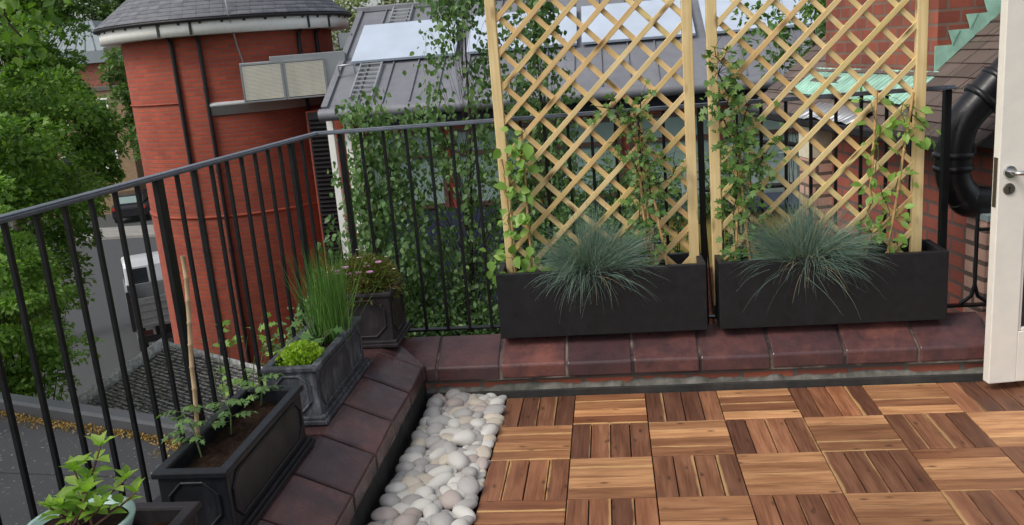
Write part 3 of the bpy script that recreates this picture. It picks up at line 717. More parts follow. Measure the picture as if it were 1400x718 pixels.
def climber(label, stems, n, size, lmat, T=T_OVATE, spread=.045, width=.7, smat='stem', dense=None):
    """stems: list of polylines; leaves on petioles around them"""
    root = thing('climbing_plant', stems[0][0], label, 'climber', 'climbing plants on the trellises')
    mb = MB(); pos = []; d = []; nr = []; sz = []; st = []
    seglist = []
    for pl in stems:
        P = [Vector(p) for p in pl]; Q = []
        for a, b in zip(P[:-1], P[1:]):
            k = max(2, int((b-a).length/.03))
            for i in range(k): Q.append(a.lerp(b, i/k)+Vector((random.gauss(0, .006), random.gauss(0, .006), 0)))
        Q.append(P[-1]); mb.tube(Q, [.0024]*(len(Q)-1)+[.001], 5); seglist += Q
    for i in range(n):
        q = random.choice(seglist); a = rng.uniform(0, 6.283)
        o = np.array([math.cos(a)*rng.uniform(.25, 1)*spread, -abs(math.sin(a))*rng.uniform(.1, .9)*spread*.8+.006, rng.normal(0, spread*.4)])
        p = np.array(q)+o; pos.append(p); dd = o+np.array([0, -.01, -.015])+rng.normal(0, .012, 3); d.append(dd)
        nr.append(np.array([rng.normal(0, .4), -.65, .75])+rng.normal(0, .3, 3)); sz.append(size*rng.uniform(.5, 1.15))
        if i % 2 == 0: st.append((q, p))
    for q, p in st: mb.tube([q, tuple((np.array(q)+p)/2+np.array([0, 0, .006])), tuple(p)], .0009, 4, False)
    mb.build('stems', M[smat], root)
    leaves('foliage', pos, d, nr, sz, M[lmat], root, T, width); return root
climber('climber with big round bright green leaves at the left end of the left trellis', [[(.06, .19, zs), (.05, .21, .75), (.10, .22, 1.0), (.06, .22, 1.12)], [(.13, .18, zs), (.15, .2, .8), (.11, .21, 1.08), (.15, .21, 1.14)], [(.0, .12, .53), (-.03, .11, .56), (-.04, .12, .62)]],
        92, .062, 'l_vine', T_OVATE, .055, .78)
climber('small leaved clematis climbing three canes on the left trellis', [[(.64, .19, zs), (.62, .21, .75), (.66, .21, 1.0), (.60, .22, 1.18), (.45, .235, 1.22)], [(.67, .19, zs), (.68, .21, .8), (.63, .21, 1.05), (.66, .21, 1.26)], [(.66, .2, .85), (.76, .215, .9), (.78, .22, 1.0)], [(.63, .21, .9), (.56, .22, 1.05)]],
        330, .036, 'l_clem', T_LOBED, .06, .8, 'twig')
climber('dense bushy clematis at the left end of the right trellis', [[(1.03, .18, zs), (1.02, .2, .75), (1.05, .2, 1.0), (1.0, .21, 1.25), (.96, .22, 1.42)], [(1.07, .19, zs), (1.1, .2, .8), (1.06, .2, 1.1), (1.12, .22, 1.2)], [(1.05, .2, .85), (1.15, .21, .95), (1.19, .22, .98)], [(1.04, .2, 1.0), (.97, .21, 1.15), (.98, .22, 1.35)]],
        430, .040, 'l_clem', T_LOBED, .075, .85, 'twig')
climber('young climber with glossy pointed leaves at the right end of the right trellis', [[(1.57, .18, zs), (1.59, .2, .8), (1.62, .21, 1.05), (1.58, .21, 1.16)], [(1.65, .17, zs), (1.68, .2, .7), (1.72, .21, 1.0), (1.70, .22, 1.14), (1.82, .23, 1.02)], [(1.60, .2, .6), (1.67, .2, .66), (1.62, .2, .82)]],
        120, .050, 'l_vine', T_OVATE, .058, .62)

# tomato seedlings in the black planter
def seedling(x, y, z, h, label, nl=8, lean=(0, 0)):
    root = thing('tomato_seedling', (x, y, z), label, 'seedling', 'tomato seedlings in the black planter')
    mb = MB(); top = Vector((x+lean[0], y+lean[1], z+h)); b = Vector((x, y, z))
    mb.tube([b, b.lerp(top, .5)+Vector((.01, 0, .005)), top], [.003, .0025, .0015], 6)
    pos = []; d = []; nr = []; sz = []
    for i in range(nl):
        t = .35+.65*i/(nl-1); q = b.lerp(top, t); a = i*2.4+x*40
        L = random.uniform(.05, .085); dirn = Vector((math.cos(a), math.sin(a), .35)); e = q+dirn*L; e.z -= .012
        mb.tube([q, q.lerp(e, .5)+Vector((0, 0, .008)), e], .0011, 4, False)
        for s in np.linspace(.35, 1, 4):
            pp = q.lerp(e, s)+Vector((0, 0, .008*(1-abs(2*s-1))))
            for sd_ in ((-1, 1) if s < 1 else (0,)):
                dd = dirn*.5+Vector((-dirn.y, dirn.x, 0))*sd_; pos.append(pp); d.append((dd.x, dd.y, dd.z-.45)); nr.append((random.gauss(0, .3), random.gauss(0, .3), 1)); sz.append(random.uniform(.018, .032))
    mb.build('stems', M['stem'], root)
    leaves('foliage', pos, d, nr, sz, M['l_tom'], root, T_LOBED, .62)
seedling(-.675, -1.00, .415, .10, 'tomato seedling at the far end of the black planter', 8)
seedling(-.685, -1.22, .415, .11, 'tomato seedling midway along the black planter', 8, (-.01, .02))
seedling(-.705, -1.38, .415, .13, 'straggling tomato seedling at the foot of the tall cane', 10, (-.07, .06))

# herbs in the grey planter
pr = thing('parsley_plant', (-.655, -.66, .415), 'low mound of lime green curly parsley in the grey planter', 'herb')
n = 1500; u = rdir(n, .7); rr = rng.uniform(.6, 1, n)[:, None]; P = np.array([-.655, -.655, .425])+u*rr*np.array([.092, .105, .085])
P[:, 2] = np.maximum(P[:, 2], .43); leaves('foliage', P, u+rng.normal(0, .6, (n, 3)), u+rng.normal(0, .5, (n, 3)), rng.uniform(.009, .016, n), M['l_pars'], pr, T_LOBED, .95)
mb = MB()
for i in range(26):
    q = P[i*7]; mb.tube([(-.655, -.655, .41), tuple(q)], .0012, 4, False)
mb.build('stems', M['stem'], pr)
ch = thing('chive_clump', (-.65, -.32, .415), 'tall upright clump of thin green chives in the grey planter', 'herb')
for i in range(7): blades('blade_tuft', (-.65+random.uniform(-.055, .055), -.33+random.uniform(-.08, .09), .415), 75, .37, .20, .12, M['chive'], ch, .0020, 6)
ls = thing('strawberry_plant', (-.64, -.48, .415), 'small plant with broad lobed leaves between the parsley and the chives', 'plant')
n = 26; a = rng.uniform(0, 6.28, n); P = np.stack([-.65+np.cos(a)*rng.uniform(.01, .08, n), -.47+np.sin(a)*rng.uniform(.01, .09, n), .43+rng.uniform(.01, .07, n)], 1)
P[:3] = [(-.745, -.34, .53), (-.75, -.36, .50), (-.735, -.31, .515)]
leaves('foliage', P, np.stack([np.cos(a), np.sin(a), 0*a-.2], 1), np.stack([0*a, 0*a-.3, 0*a+1], 1)+rng.normal(0, .3, (n, 3)), rng.uniform(.04, .062, n), M['l_straw'], ls, T_LOBED, .95)
mb = MB()
for q in P: mb.tube([(-.65, -.47, .41), tuple((q+np.array([-.65, -.47, .45]))/2), tuple(q)], .0014, 4, False)
mb.build('stems', M['stem'], ls)

# feathery plant with pink flowers in the corner planter
hp = thing('cosmos_plant', (-.62, .17, .45), 'low feathery reddish green plant with small pink flowers in the corner planter', 'flower')
n = 5200; u = rdir(n, .5); rr = rng.uniform(.25, 1, n)[:, None]**.6; P = np.array([-.625, .17, .49])+u*rr*np.array([.165, .15, .14])
P[:, 2] = np.maximum(P[:, 2], .455)
leaves('foliage', P, u+rng.normal(0, .55, (n, 3)), rdir(n), rng.uniform(.016, .034, n), M['l_red'], hp, T_SIMPLE, .2)
mb = MB(); fl = []
for i in range(26):
    q = P[i*11]+np.array([0, 0, .03]); q[2] = max(q[2], .58); q = q+np.array([rng.normal(-.02, .03), rng.normal(0, .02), rng.uniform(0, .035)])
    mb.tube([(-.62, .17, .45), tuple((q+np.array([-.62, .17, .5]))/2+np.array([.01, 0, .01])), tuple(q)], .0009, 4, False); fl.append(q)
for i in range(8): fl[i] = np.array([-.73+.026*i+rng.normal(0, .012), .06+rng.uniform(-.02, .06), .60+rng.uniform(-.03, .03)])
mb.build('stems', M['redstem'], hp)
for i, q in enumerate(fl):
    m = 6 if i < 8 else 5
    a = np.arange(m)*6.283/m+i
    leaves('flower', [q]*m, np.stack([np.cos(a), np.sin(a)-.3, 0*a+.28], 1), [(0, -.6, 1)]*m, .017 if i < 8 else .008, M['flower' if i < 8 else 'wflower'], hp, T_OVATE, .8)

# leafy shoots in the mint pot
mp = thing('leafy_shoots', (-.70, -1.955, .537), 'bright lime leafy shoots with oval leaves growing in the mint pot', 'plant')
mb = MB(); pos = []; d = []; nr = []; sz = []
tops = [(-.655, -1.895, .70), (-.705, -1.93, .66), (-.60, -1.91, .625), (-.575, -1.925, .60), (-.72, -1.98, .60), (-.63, -1.975, .595), (-.685, -1.92, .63), (-.74, -1.985, .60), (-.66, -1.965, .625)]
for i, tp in enumerate(tops):
    b = Vector((-.70+random.uniform(-.05, .05), -1.955+random.uniform(-.05, .05), .535)); tp = Vector(tp)
    mb.tube([b, b.lerp(tp, .55)+Vector((.006, .004, 0)), tp], [.003, .0026, .0018], 6)
    nn = max(3, int((tp-b).length/.035))
    for j in range(nn):
        t = 1-j/nn*.8; q = b.lerp(tp, t); s0 = (.036 if j == 0 else .043)*(1 if i > 1 else 1.15)
        m = 5 if j == 0 else (3 if j == 1 else 2)
        for k in range(m):
            a = k*6.283/m+j*1.57+i; upz = 1.5 if (j == 0 and k % 2) else (.7 if j == 0 else .25)
            pos.append(q); d.append((math.cos(a), math.sin(a), upz)); nr.append((-.5*math.cos(a), -.5*math.sin(a), 1)); sz.append(s0*random.uniform(.8, 1.3))
mb.build('stems', M['redstem'], mp)
leaves('foliage', pos, d, nr, sz, M['l_mint'], mp, T_OVATE, .52)

# ================================================================== DOOR AND PIPE AT THE RIGHT
dr = thing('white_door', (1.957, -.125, .03), 'white painted glazed door standing open beside the deck', 'door')
a = rad(7); DX = Vector((math.cos(a), math.sin(a), 0)); DN = Vector((-math.sin(a), math.cos(a), 0)); D0 = Vector((1.957, -.125, 0))
def dbox(mb, u0, u1, n0, n1, z0, z1):
    mb.obox(D0+DX*(u0+u1)/2+DN*(n0+n1)/2+Vector((0, 0, (z0+z1)/2)), DX, DN, (0, 0, 1), ((u1-u0)/2, (n1-n0)/2, (z1-z0)/2))
mb = MB(); zt = 2.03
dbox(mb, 0, .108, 0, .044, .034, zt); dbox(mb, .655, .762, 0, .044, .034, zt)
for z0, z1 in ((.034, .245), (.775, .945), (zt-.11, zt)): dbox(mb, .108, .655, .0006, .0434, z0+.0004, z1)
mb.build('frame', M['white'], dr, .003)
mb = MB()
for z0, z1 in ((.245, .775), (.945, zt-.11)):
    for q in ((.108, .122, z0, z1), (.641, .655, z0, z1), (.122, .641, z0, z0+.014), (.122, .641, z1-.014, z1)): dbox(mb, q[0], q[1], .006, .038, q[2]+.0003, q[3]-.0003)
mb.build('glazing_bead', M['white'], dr, .004)
for z0, z1 in ((.245, .775), (.945, zt-.11)):
    mb = MB(); dbox(mb, .121, .642, .019, .025, z0+.013, z1-.013); mb.build('pane', M['glass'], dr)
def dp(u, n, z): return D0+DX*u+DN*n+Vector((0, 0, z))
hd = MB(); hd.tube([dp(.040, .001, .885), dp(.040, -.008, .885)], [.025, .023], 24); hd.tube([dp(.040, -.006, .885), dp(.040, -.045, .885), dp(.047, -.054, .885), dp(.075, -.056, .886), dp(.155, -.054, .884)], [.010, .009, .009, .0085, .0075], 12)
hd.build('handle', M['chrome'], dr)
es = MB(); es.tube([dp(.040, .001, .820), dp(.040, -.006, .820)], [.023, .021], 24); eo = es.build('escutcheon', M['brass'], dr)
es = MB(); es.tube([dp(.040, -.0055, .824), dp(.040, -.0068, .824)], [.0055, .0055], 12); es.obox(dp(.040, -.0062, .815), DX, DN, (0, 0, 1), (.0026, .0007, .009)); es.build('keyhole', M['black2'], eo)
mb = MB(); mb.obox(dp(-.0008, .022, .845), DX, DN, (0, 0, 1), (.0016, .012, .095)); mb.build('lock_plate', M['brass'], dr)

pp_ = thing('soil_pipe', (2.05, .52, .6), 'thick black cast iron waste pipe with a swan neck bend, beside the door', 'pipe')
def bez(pts, n=8):
    P = [Vector(p) for p in pts]; out = []
    for i in range(len(P)-1):
        p0, p1, p2, p3 = P[max(i-1, 0)], P[i], P[i+1], P[min(i+2, len(P)-1)]
        for k in range(n):
            t = k/n; out.append(.5*((2*p1)+(p2-p0)*t+(2*p0-5*p1+4*p2-p3)*t*t+(3*p1-p0-3*p2+p3)*t**3))
    out.append(P[-1]); return out
mb = MB(); mb.tube(bez([(2.70, .58, 1.70), (2.28, .55, 1.245), (2.15, .54, 1.11), (2.065, .54, 1.0), (2.035, .54, .86), (2.037, .54, .765), (2.085, .54, .675), (2.16, .54, .640), (2.60, .54, .62)]), .073, 28)
mb.build('bend', M['black'], pp_)
def collar(c, d, r=.082, h=.014):
    c, d = Vector(c), Vector(d).normalized(); m = MB(); m.tube([c-d*h, c-d*h*.7, c+d*h*.7, c+d*h], [r*.93, r, r, r*.93], 28); m.build('collar', M['black'], pp_)
collar((2.035, .54, .865), (.02, 0, 1), .088); collar((2.035, .54, .805), (0, 0, 1), .085)
collar((2.145, .54, 1.105), (.7, .01, .72), .088); collar((2.215, .545, 1.178), (.7, .01, .72), .085)
for a_, b_ in (((2.035, .54, .805), (2.035, .54, .865)), ((2.145, .54, 1.105), (2.215, .545, 1.178))):
    mb = MB(); mb.tube([a_, b_], .079, 28); mb.build('socket', M['black'], pp_)

# ================================================================== NEIGHBOURING TILED BUILDING AT THE RIGHT
O = Vector((2.133, .944, 0)); eu = Vector((-.186, .983, 0)).normalized(); ev = Vector((.983, .186, 0)).normalized()
def L(u, v, z): return O+eu*u+ev*v+Vector((0, 0, z))
def lbox(mb, u0, u1, v0, v1, z0, z1): mb.obox(L((u0+u1)/2, (v0+v1)/2, (z0+z1)/2), eu, ev, (0, 0, 1), ((u1-u0)/2, (v1-v0)/2, (z1-z0)/2))
nb = thing('tiled_house', L(0, 0, -6), 'neighbouring brick house with a sloping brown tiled roof and green copper flashings', 'building')
mb = MB(); lbox(mb, -.34, 1.50, .08, 3.2, -6, .93); mb.build('wall', M['eave_brick'], nb)
mb = MB(); lbox(mb, 1.50, 2.5, .75, 3.2, -6, 1.45); mb.build('rear_wall', M['eave_brick'], nb)
mb = MB(); lbox(mb, 1.42, 1.58, -.075, .079, -6, .63); mb.build('brick_pier', M['pink_brick'], nb)
mb = MB(); lbox(mb, 1.415, 1.585, -.08, .0785, .631, .88); mb.build('pier_cap', M['cream'], nb, .004)
mb = MB(); lbox(mb, -.50, -.345, -.075, 1.6, -6, .57); mb.build('low_wall', M['pink_brick'], nb)
mb = MB(); lbox(mb, -.51, -.346, -.08, 1.6, .572, .60); lbox(mb, -.44, -.3455, .12, 1.6, .601, .86); mb.build('wall_capping', M['teal'], nb)
SL = .80; g = .105; cs = 1/math.sqrt(1+SL*SL); upv = (ev*cs+Vector((0, 0, SL*cs))); nrm_ = (Vector((0, 0, cs))-ev*SL*cs)
mb = MB()
U0, U1 = -.36, 2.62
for k in range(26):
    s0 = -.07+k*g
    A = L(0, 0, .925)+upv*s0
    n = 15
    for i in range(n):       # a tile course: slightly uneven tiles
        U2 = U1-.0*k; ua = U0+(U2-U0)*i/n; ub = U0+(U2-U0)*(i+1)/n; j = random.uniform(0, .004)
        p = [A+eu*ua+nrm_*(.014+j), A+eu*(ub-.003)+nrm_*(.014+j), A+eu*(ub-.003)+upv*(g+.02)+nrm_*(.003+j), A+eu*ua+upv*(g+.02)+nrm_*(.003+j)]
        q = [x-nrm_*.012 for x in p]
        uu = [(ua, k*g+.004), (ub, k*g+.004), (ub, k*g+g-.006), (ua, k*g+g-.006)]
        o_ = (k % 2)*.1+k*.31
        uu = [(x[0]+o_, x[1]) for x in uu]
        mb.add(p+q, [(0, 1, 2, 3), (0, 4, 5, 1), (1, 5, 6, 2), (0, 3, 7, 4)], [uu, uu, uu, uu])
mb.build('roof', M['claytile'], nb)
mb = MB(); q = [L(U0, -.05, .89), L(U0, 2.1, .89+2.15*SL), L(U0, 2.1, .86), L(U0, .075, .86)]
mb.prism(q, [p+eu*(U1-U0) for p in q]); mb.build('roof_deck', M['black2'], nb)
mb = MB(); lbox(mb, U0, U1, -.13, -.045, .845, .905); mb.build('gutter', M['black2'], nb, .012)
mb = MB()                                               # bright lead at the gutter edge
for ua, ub in ((.75, 1.50),):
    n = 10
    for i in range(n):
        a_, b_ = ua+(ub-ua)*i/n, ua+(ub-ua)*(i+1)/n
        za, zb = .012*math.sin(i*1.3), .012*math.sin((i+1)*1.3)
        mb.add([L(a_, -.14, .912+za), L(b_, -.14, .912+zb), L(b_, .03, .985), L(a_, .03, .985)], [(0, 1, 2, 3)], None, True)
fl_ = mb.build('gutter_flashing', M['flashing'], nb); sm_ = fl_.modifiers.new('thick', 'SOLIDIFY'); sm_.thickness = .003
# chimney: bright left face, dark front face, rises out of the roof
chm = thing('chimney_stack', L(.6, .3, .9), 'broad red brick chimney stack rising from the brown tiled roof', 'chimney')
mb = MB(); lbox(mb, .60, 2.02, .30, 1.5, .80, 3.0); mb.build('stack', M['chim_brick'], chm)
mb = MB(); n = 30; top = []; bot = []
for i in range(n+1):
    u = .56+1.60*i/n; w = .004*math.sin(i*.37)
    top.append(L(u, .292, .93+.3*SL+.006)); bot.append(L(u, .075+w*1.5+.05*max(0, (i/n-.8)), .93+(.075)*SL+.026))
mid = [L(.56+1.6*i/n, .286, .93+.286*SL+.0) for i in range(n+1)]
for i in range(n):
    mb.add([bot[i], bot[i+1], mid[i+1], mid[i]], [(0, 1, 2, 3)], None, True); mb.add([mid[i], mid[i+1], top[i+1], top[i]], [(0, 1, 2, 3)], None, True)
o = mb.build('apron_flashing', M['copper'], chm); sm_ = o.modifiers.new('thick', 'SOLIDIFY'); sm_.thickness = .004
mb = MB()                                               # stepped flashing on the front face
def zr(v): return .93+SL*v
edge = []; v = .29
step = .0975
k = 0
pts = [(.285, zr(.285)+.02), (.285, zr(.285)+.16)]
v = .36
for k in range(9):
    pts += [(v-.075 if k == 0 else v-.02, zr(v)+.135-.0), (v+.035, zr(v)+.135-.078+.0)] if False else []
vk = .285; zk = zr(.285)+.155
poly = [(vk, zr(vk)+.015), (vk, zk)]
for k in range(10):
    poly += [(vk+.105, zk), (vk+.078, zk+.078)]
    vk += .0975; zk += .078
poly += [(vk+.3, zk), (vk+.3, zr(vk+.3)+.015)]
for i in range(1, len(poly)-1): pass
# cells: vertical strips between roof line and sawtooth
for k in range(10):
    va = .285+.0975*k; za = zr(.285)+.155+.078*k
    P = [(va, zr(va)+.012), (va+.0975, zr(va+.0975)+.012), (va+.0975, za-.0), (va+.125, za), (va-.006, za+.0) , (va-.022, za)]
    c0 = [L(.594, v_, z_) for v_, z_ in [(va, zr(va)+.012), (va+.0975, zr(va+.0975)+.012), (va+.0975, za), (va, za)]]
    mb.quad(*c0)
    if k: mb.quad(L(.593, va-.028, za), L(.593, va+.0, za-.078), L(.593, va+.04, za-.0), L(.593, va+.03, za+.0))
o = mb.build('stepped_flashing', M['copper'], chm); sm_ = o.modifiers.new('thick', 'SOLIDIFY'); sm_.thickness = .004

# ================================================================== GROUND, ROAD
mb = MB(); mb.quad((-600, -600, -6.05), (600, -600, -6.05), (600, 600, -6.05), (-600, 600, -6.05)); tag(mb.build('ground', M['earth']), kind='structure')
mb = MB(); mb.prism([(-60, 5, -6.3), (-60, 36.4, -6.3), (-9, 36.4, -6.3), (-9, 5, -6.3)], [(-60, 5, -6), (-60, 36.4, -6), (-9, 36.4, -6), (-9, 5, -6)]); tag(mb.build('road', M['asphalt']), kind='structure')
mb = MB(); mb.box(-60, 20, 36.4, 39.1, -6.3, -5.86); tag(mb.build('pavement', M['paving'], None, .02), kind='structure')
mb = MB(); mb.box(-60, 20, 39.1, 62, -6.3, -5.875); tag(mb.build('forecourt', M['asphalt']), kind='structure')
# flat roof below the railing
kA, kB = Vector((-6.9, 3.265, 0)), Vector((-.79, 1.091, 0)); kd = (kB-kA).normalized(); kn = Vector((-kd.y, kd.x, 0))
fr = thing('flat_roof_block', (-3.5, 0, -6), 'low extension with a grey felt flat roof and a dark lead kerb below the railing', 'building')
mb = MB(); q = [(-6.9, -4.5), (-.79, -4.5), (kB.x, kB.y), (kA.x, kA.y)]; mb.prism([(x, y, -6) for x, y in q], [(x, y, -.95) for x, y in q]); mb.build('felt_roof', M['felt'], fr)
mb = MB(); mb.bar(kA+kn*.07+Vector((0, 0, -.915)), kB+kn*.07+Vector((0, 0, -.915)), .14, .16); mb.build('kerb', mk_metal('dark_lead', (.065, .068, .075), .5, .2), fr, .02)
mb = MB(); mb.bar((-6.9, 1.75, -.9455), (-.9, 1.05, -.9455), .09, .006); mb.bar((-6.9, .35, -.9455), (-.9, .05, -.9455), .09, .006); mb.build('felt_seam', M['felt'], fr)
n = 5200; t = rng.uniform(0, (kB-kA).length, n); wv = np.abs(rng.normal(0, .05, n))*(.6+.6*np.sin(t*2.1+.5)**2+.9*(t > 4.6)); zz = rng.uniform(0, .03, n)
P = np.array(kA)[None]+t[:, None]*np.array(kd)[None]-(wv[:, None]+.012)*np.array(kn)[None]; P[:, 2] = -.948+zz
tag(leaves('stonecrop', P, rdir(n, .8), rdir(n, .5), rng.uniform(.012, .024, n), M['moss'], None, T_SIMPLE, .7), 'yellowed low growth along the kerb of the felt flat roof', 'moss', None, 'stuff')

# sheet lead flat roof further off
lf = MB(); q = [(-8.6, 4.5), (-4.95, 3.5), (-4.4, 2.5), (-7.5, 3.5)]; lf.prism([(x, y, -6) for x, y in q], [(x, y, -1.34) for x, y in q])
tag(lf.build('lead_flat_roof', M['leadflat'], None, .02, (-6, 3.4, -6)), 'flat blue grey lead roof beyond the felt roof, under the trees', 'roof')

# lichen covered hipped roof below the tower
hA = Vector((-5.24, 6.79, -2.4)); he = Vector((.84, -.545, 0)).normalized(); hh = Vector((.545, .84, 0)).normalized(); hu = (hh*math.cos(rad(25))+Vector((0, 0, math.sin(rad(25))))); hn = he.cross(hu)
hr = thing('hipped_roof_building', (-5, 6.5, -6), 'low building with a lichen covered grey tiled hipped roof below the tower', 'building')
def HP(u, v, n=0): return hA+he*u+hu*v+hn*n
mb = MB(); g = .052
for k in range(46):
    v = -1.75+k*g
    if v > .45: break
    t = (v+1.292)/(1.784); uL = -1.517+t*.484
    n = 34
    for i in range(n):
        ua = uL+(3.6-uL)*i/n; ub = uL+(3.6-uL)*(i+1)/n; j = random.uniform(0, .006)
        uu = [(ua*1.3, v*1.9), (ub*1.3, v*1.9), (ub*1.3, v*1.9+.095), (ua*1.3, v*1.9+.095)]
        mb.add([HP(ua, v, .034+j), HP(ub, v, .034+j), HP(ub, v+g+.01, .002), HP(ua, v+g+.01, .002), HP(ua, v, .0), HP(ub, v, 0)], [(0, 1, 2, 3), (0, 4, 5, 1)], [uu, uu])
mb.build('tiles', M['mosstile'], hr)
TP = HP(-1.033, .49); BT = HP(-1.64, -1.75)
mb = MB(); lq = Vector((-8.3, 7.2, -3.25)); lq2 = Vector((-6.75, 8.6, -2.75))
for k in range(14):
    a0 = BT.lerp(TP, k/14); a1 = BT.lerp(TP, (k+1)/14); b0 = lq.lerp(lq2, k/14); b1 = lq.lerp(lq2, (k+1)/14)
    mb.add([a0, a1, b1, b0], [(0, 1, 2, 3)], [[(k*.2, 0), (k*.2+.2, 0), (k*.2+.2, 1.4), (k*.2, 1.4)]])
mb.build('side_tiles', M['mosstile'], hr)
mb = MB(); pts = [BT.lerp(TP, i/12)+Vector((0, 0, .03)) for i in range(13)]; mb.tube(pts, .105, 10)
for i in range(1, 12): mb.tube([pts[i], pts[i]+(pts[i+1]-pts[i])*.12], .116, 10)
mb.build('hip_ridge', M['ridge'], hr)
mb = MB(); mb.tube([HP(-1.0, .47), HP(3.6, .47)], .05, 10); mb.build('ridge', M['ridge'], hr)
mb = MB(); P0 = [BT, HP(3.6, -1.75), HP(3.6, .45), TP]; mb.prism([(p.x, p.y, -6) for p in P0], [(p.x, p.y, p.z-.02) for p in P0]); mb.build('wall', M['tower_brick'], hr)

# ================================================================== ROUND TOWER
tx, ty = -6.52, 12.97
tw = thing('round_tower', (tx, ty, -6), 'round red brick tower with a conical slate roof and white fascia', 'building')
mb = MB(); mb.lathe((tx, ty, 0), [(1.90, -6), (1.90, 2.12)], 96); mb.build('wall', M['tower_brick'], tw)
mb = MB(); mb.lathe((tx, ty, 0), [(1.90, 2.12), (2.24, 2.121), (2.24, 2.35), (1.9, 2.352)], 96); mb.build('fascia', M['fascia'], tw)
mb = MB(); mb.lathe((tx, ty, 0), [(2.245, 2.325), (2.32, 2.335), (2.335, 2.375), (2.25, 2.385)], 96); mb.build('gutter', M['black2'], tw)
mb = MB(); rr0 = 2.31; z0 = 2.39; n = 26
for k in range(n):
    a0 = k/n; a1 = (k+1)/n; ra, rb = rr0*(1-a0)+.03*a0, rr0*(1-a1)+.03*a1; za, zb = z0+1.75*a0, z0+1.75*a1
    mb.lathe((tx, ty, 0), [(ra, za+.0), (ra-.002, za+.014), (rb, zb+.002)], 72, k*.37, k*.37+2*math.pi)
mb.build('roof', M['slate'], tw)
def polar(deg, r, z): return Vector((tx+r*math.cos(rad(deg)), ty+r*math.sin(rad(deg)), z))
for dg in (-96.5, -82.2, -30.0, -16.2):
    mb = MB(); mb.tube([polar(dg, 2.02, 2.13), polar(dg, 1.95, 2.06), polar(dg, 1.94, 1.98), polar(dg, 1.94, -6)], .035, 10)
    for z in (1.2, -.2, -1.6, -3): mb.tube([polar(dg, 1.94, z), polar(dg, 1.94, z+.07)], .043, 10)
    mb.build('downpipe', M['black2'], tw)
    mb = MB(); q = polar(dg, 2.246, 2.24); t_ = Vector((-math.sin(rad(dg)), math.cos(rad(dg)), 0)); mb.obox(q, t_, (math.cos(rad(dg)), math.sin(rad(dg)), 0), (0, 0, 1), (.022, .008, .115)); mb.build('fascia_joint', M['black2'], tw)
mb = MB()
for dg in range(-150, 10, 9): 
    q = polar(dg, 2.246, 2.315); t_ = Vector((-math.sin(rad(dg)), math.cos(rad(dg)), 0)); mb.obox(q, t_, (math.cos(rad(dg)), math.sin(rad(dg)), 0), (0, 0, 1), (.02, .01, .022))
mb.build('gutter_bracket', M['black2'], tw)
mb = MB(); mb.lathe((tx, ty, 0), [(1.899, .78), (1.935, .78), (1.935, .92), (1.96, .925), (1.96, .97), (1.899, 1.0)], 60, rad(-81.5), rad(-10)); mb.build('grey_band', M['greyband'], tw)
mb = MB(); mb.lathe((tx, ty, 0), [(1.899, 1.02), (1.925, 1.022), (1.925, 1.04), (1.899, 1.045)], 40, rad(-165), rad(-98)); mb.build('string_course', M['tower_brick'], tw)
mb = MB(); mb.lathe((tx, ty, 0), [(1.899, -1.0), (1.915, -.998), (1.915, -.96), (1.899, -.95)], 60, rad(-170), rad(-10)); mb.build('string_course', M['tower_brick'], tw)
mb = MB(); mb.tube([polar(-62, 1.93, 1.58), polar(-64, 2.0, 1.9), polar(-66, 2.30, 2.38), polar(-66.5, 2.2, 2.75)], .013, 8); mb.build('vent_wire', M['steel'], tw)
# ventilation unit: two louvre panels, box and duct
vu = thing('ventilation_unit', (-4.9, 11.1, .95), 'metal ventilation unit with two brassy louvre panels fixed to the round tower', 'ventilation unit')
A, B = Vector((-5.50, 10.80, 0)), Vector((-4.20, 11.27, 0)); d_ = (B-A).normalized(); nn = Vector((d_.y, -d_.x, 0)); Lw = (B-A).length
mb = MB(); mb.obox((A+B)/2-nn*.28+Vector((0, 0, 1.30)), d_, nn, (0, 0, 1), (Lw/2, .27, .31)); mb.obox((A+B)/2+d_*.42-nn*.22+Vector((0, 0, 1.36)), d_, nn, (0, 0, 1), (.62, .24, .32)); mb.build('housing', M['steel'], vu, .01)
for s0, s1 in ((.0, .495), (.505, 1.0)):
    c0 = A.lerp(B, (s0+s1)/2)+Vector((0, 0, 1.275)); w_ = Lw*(s1-s0)/2
    f = MB(); 
    for q in ((-1, 0), (1, 0)): f.obox(c0+d_*(w_-.012)*q[0]+nn*.02, d_, nn, (0, 0, 1), (.012, .03, .315))
    for q in (-1, 1): f.obox(c0+Vector((0, 0, .303*q))+nn*.02, d_, nn, (0, 0, 1), (w_-.0245, .0295, .012))
    fo = f.build('louvre_panel', M['steel'], vu)
    f = MB(); f.obox(c0-nn*.02, d_, nn, (0, 0, 1), (w_-.02, .005, .295)); f.build('backing', M['black2'], fo)
    f = MB(); nl = 26
    for i in range(nl):
        z = -.28+.56*(i+.5)/nl; f.obox(c0+Vector((0, 0, z))+nn*.03, d_, (nn+Vector((0, 0, .25))).normalized(), (Vector((0, 0, 1))-nn*.25).normalized(), (w_-.03, .004, .0092))
    f.build('blade_set', M['louvre'], fo)
mb = MB(); mb.tube(bez([B+Vector((-.1, .15, 1.33)), B+Vector((.15, .22, 1.36)), B+Vector((.42, .4, 1.42)), B+Vector((.6, .7, 1.5))], 5), .16, 20); mb.build('duct', M['steel'], vu)
mb = MB(); mb.obox(B+Vector((.12, .95, 1.86)), d_, nn, (0, 0, 1), (.11, .15, .13)); mb.build('duct_box', M['steel'], vu)

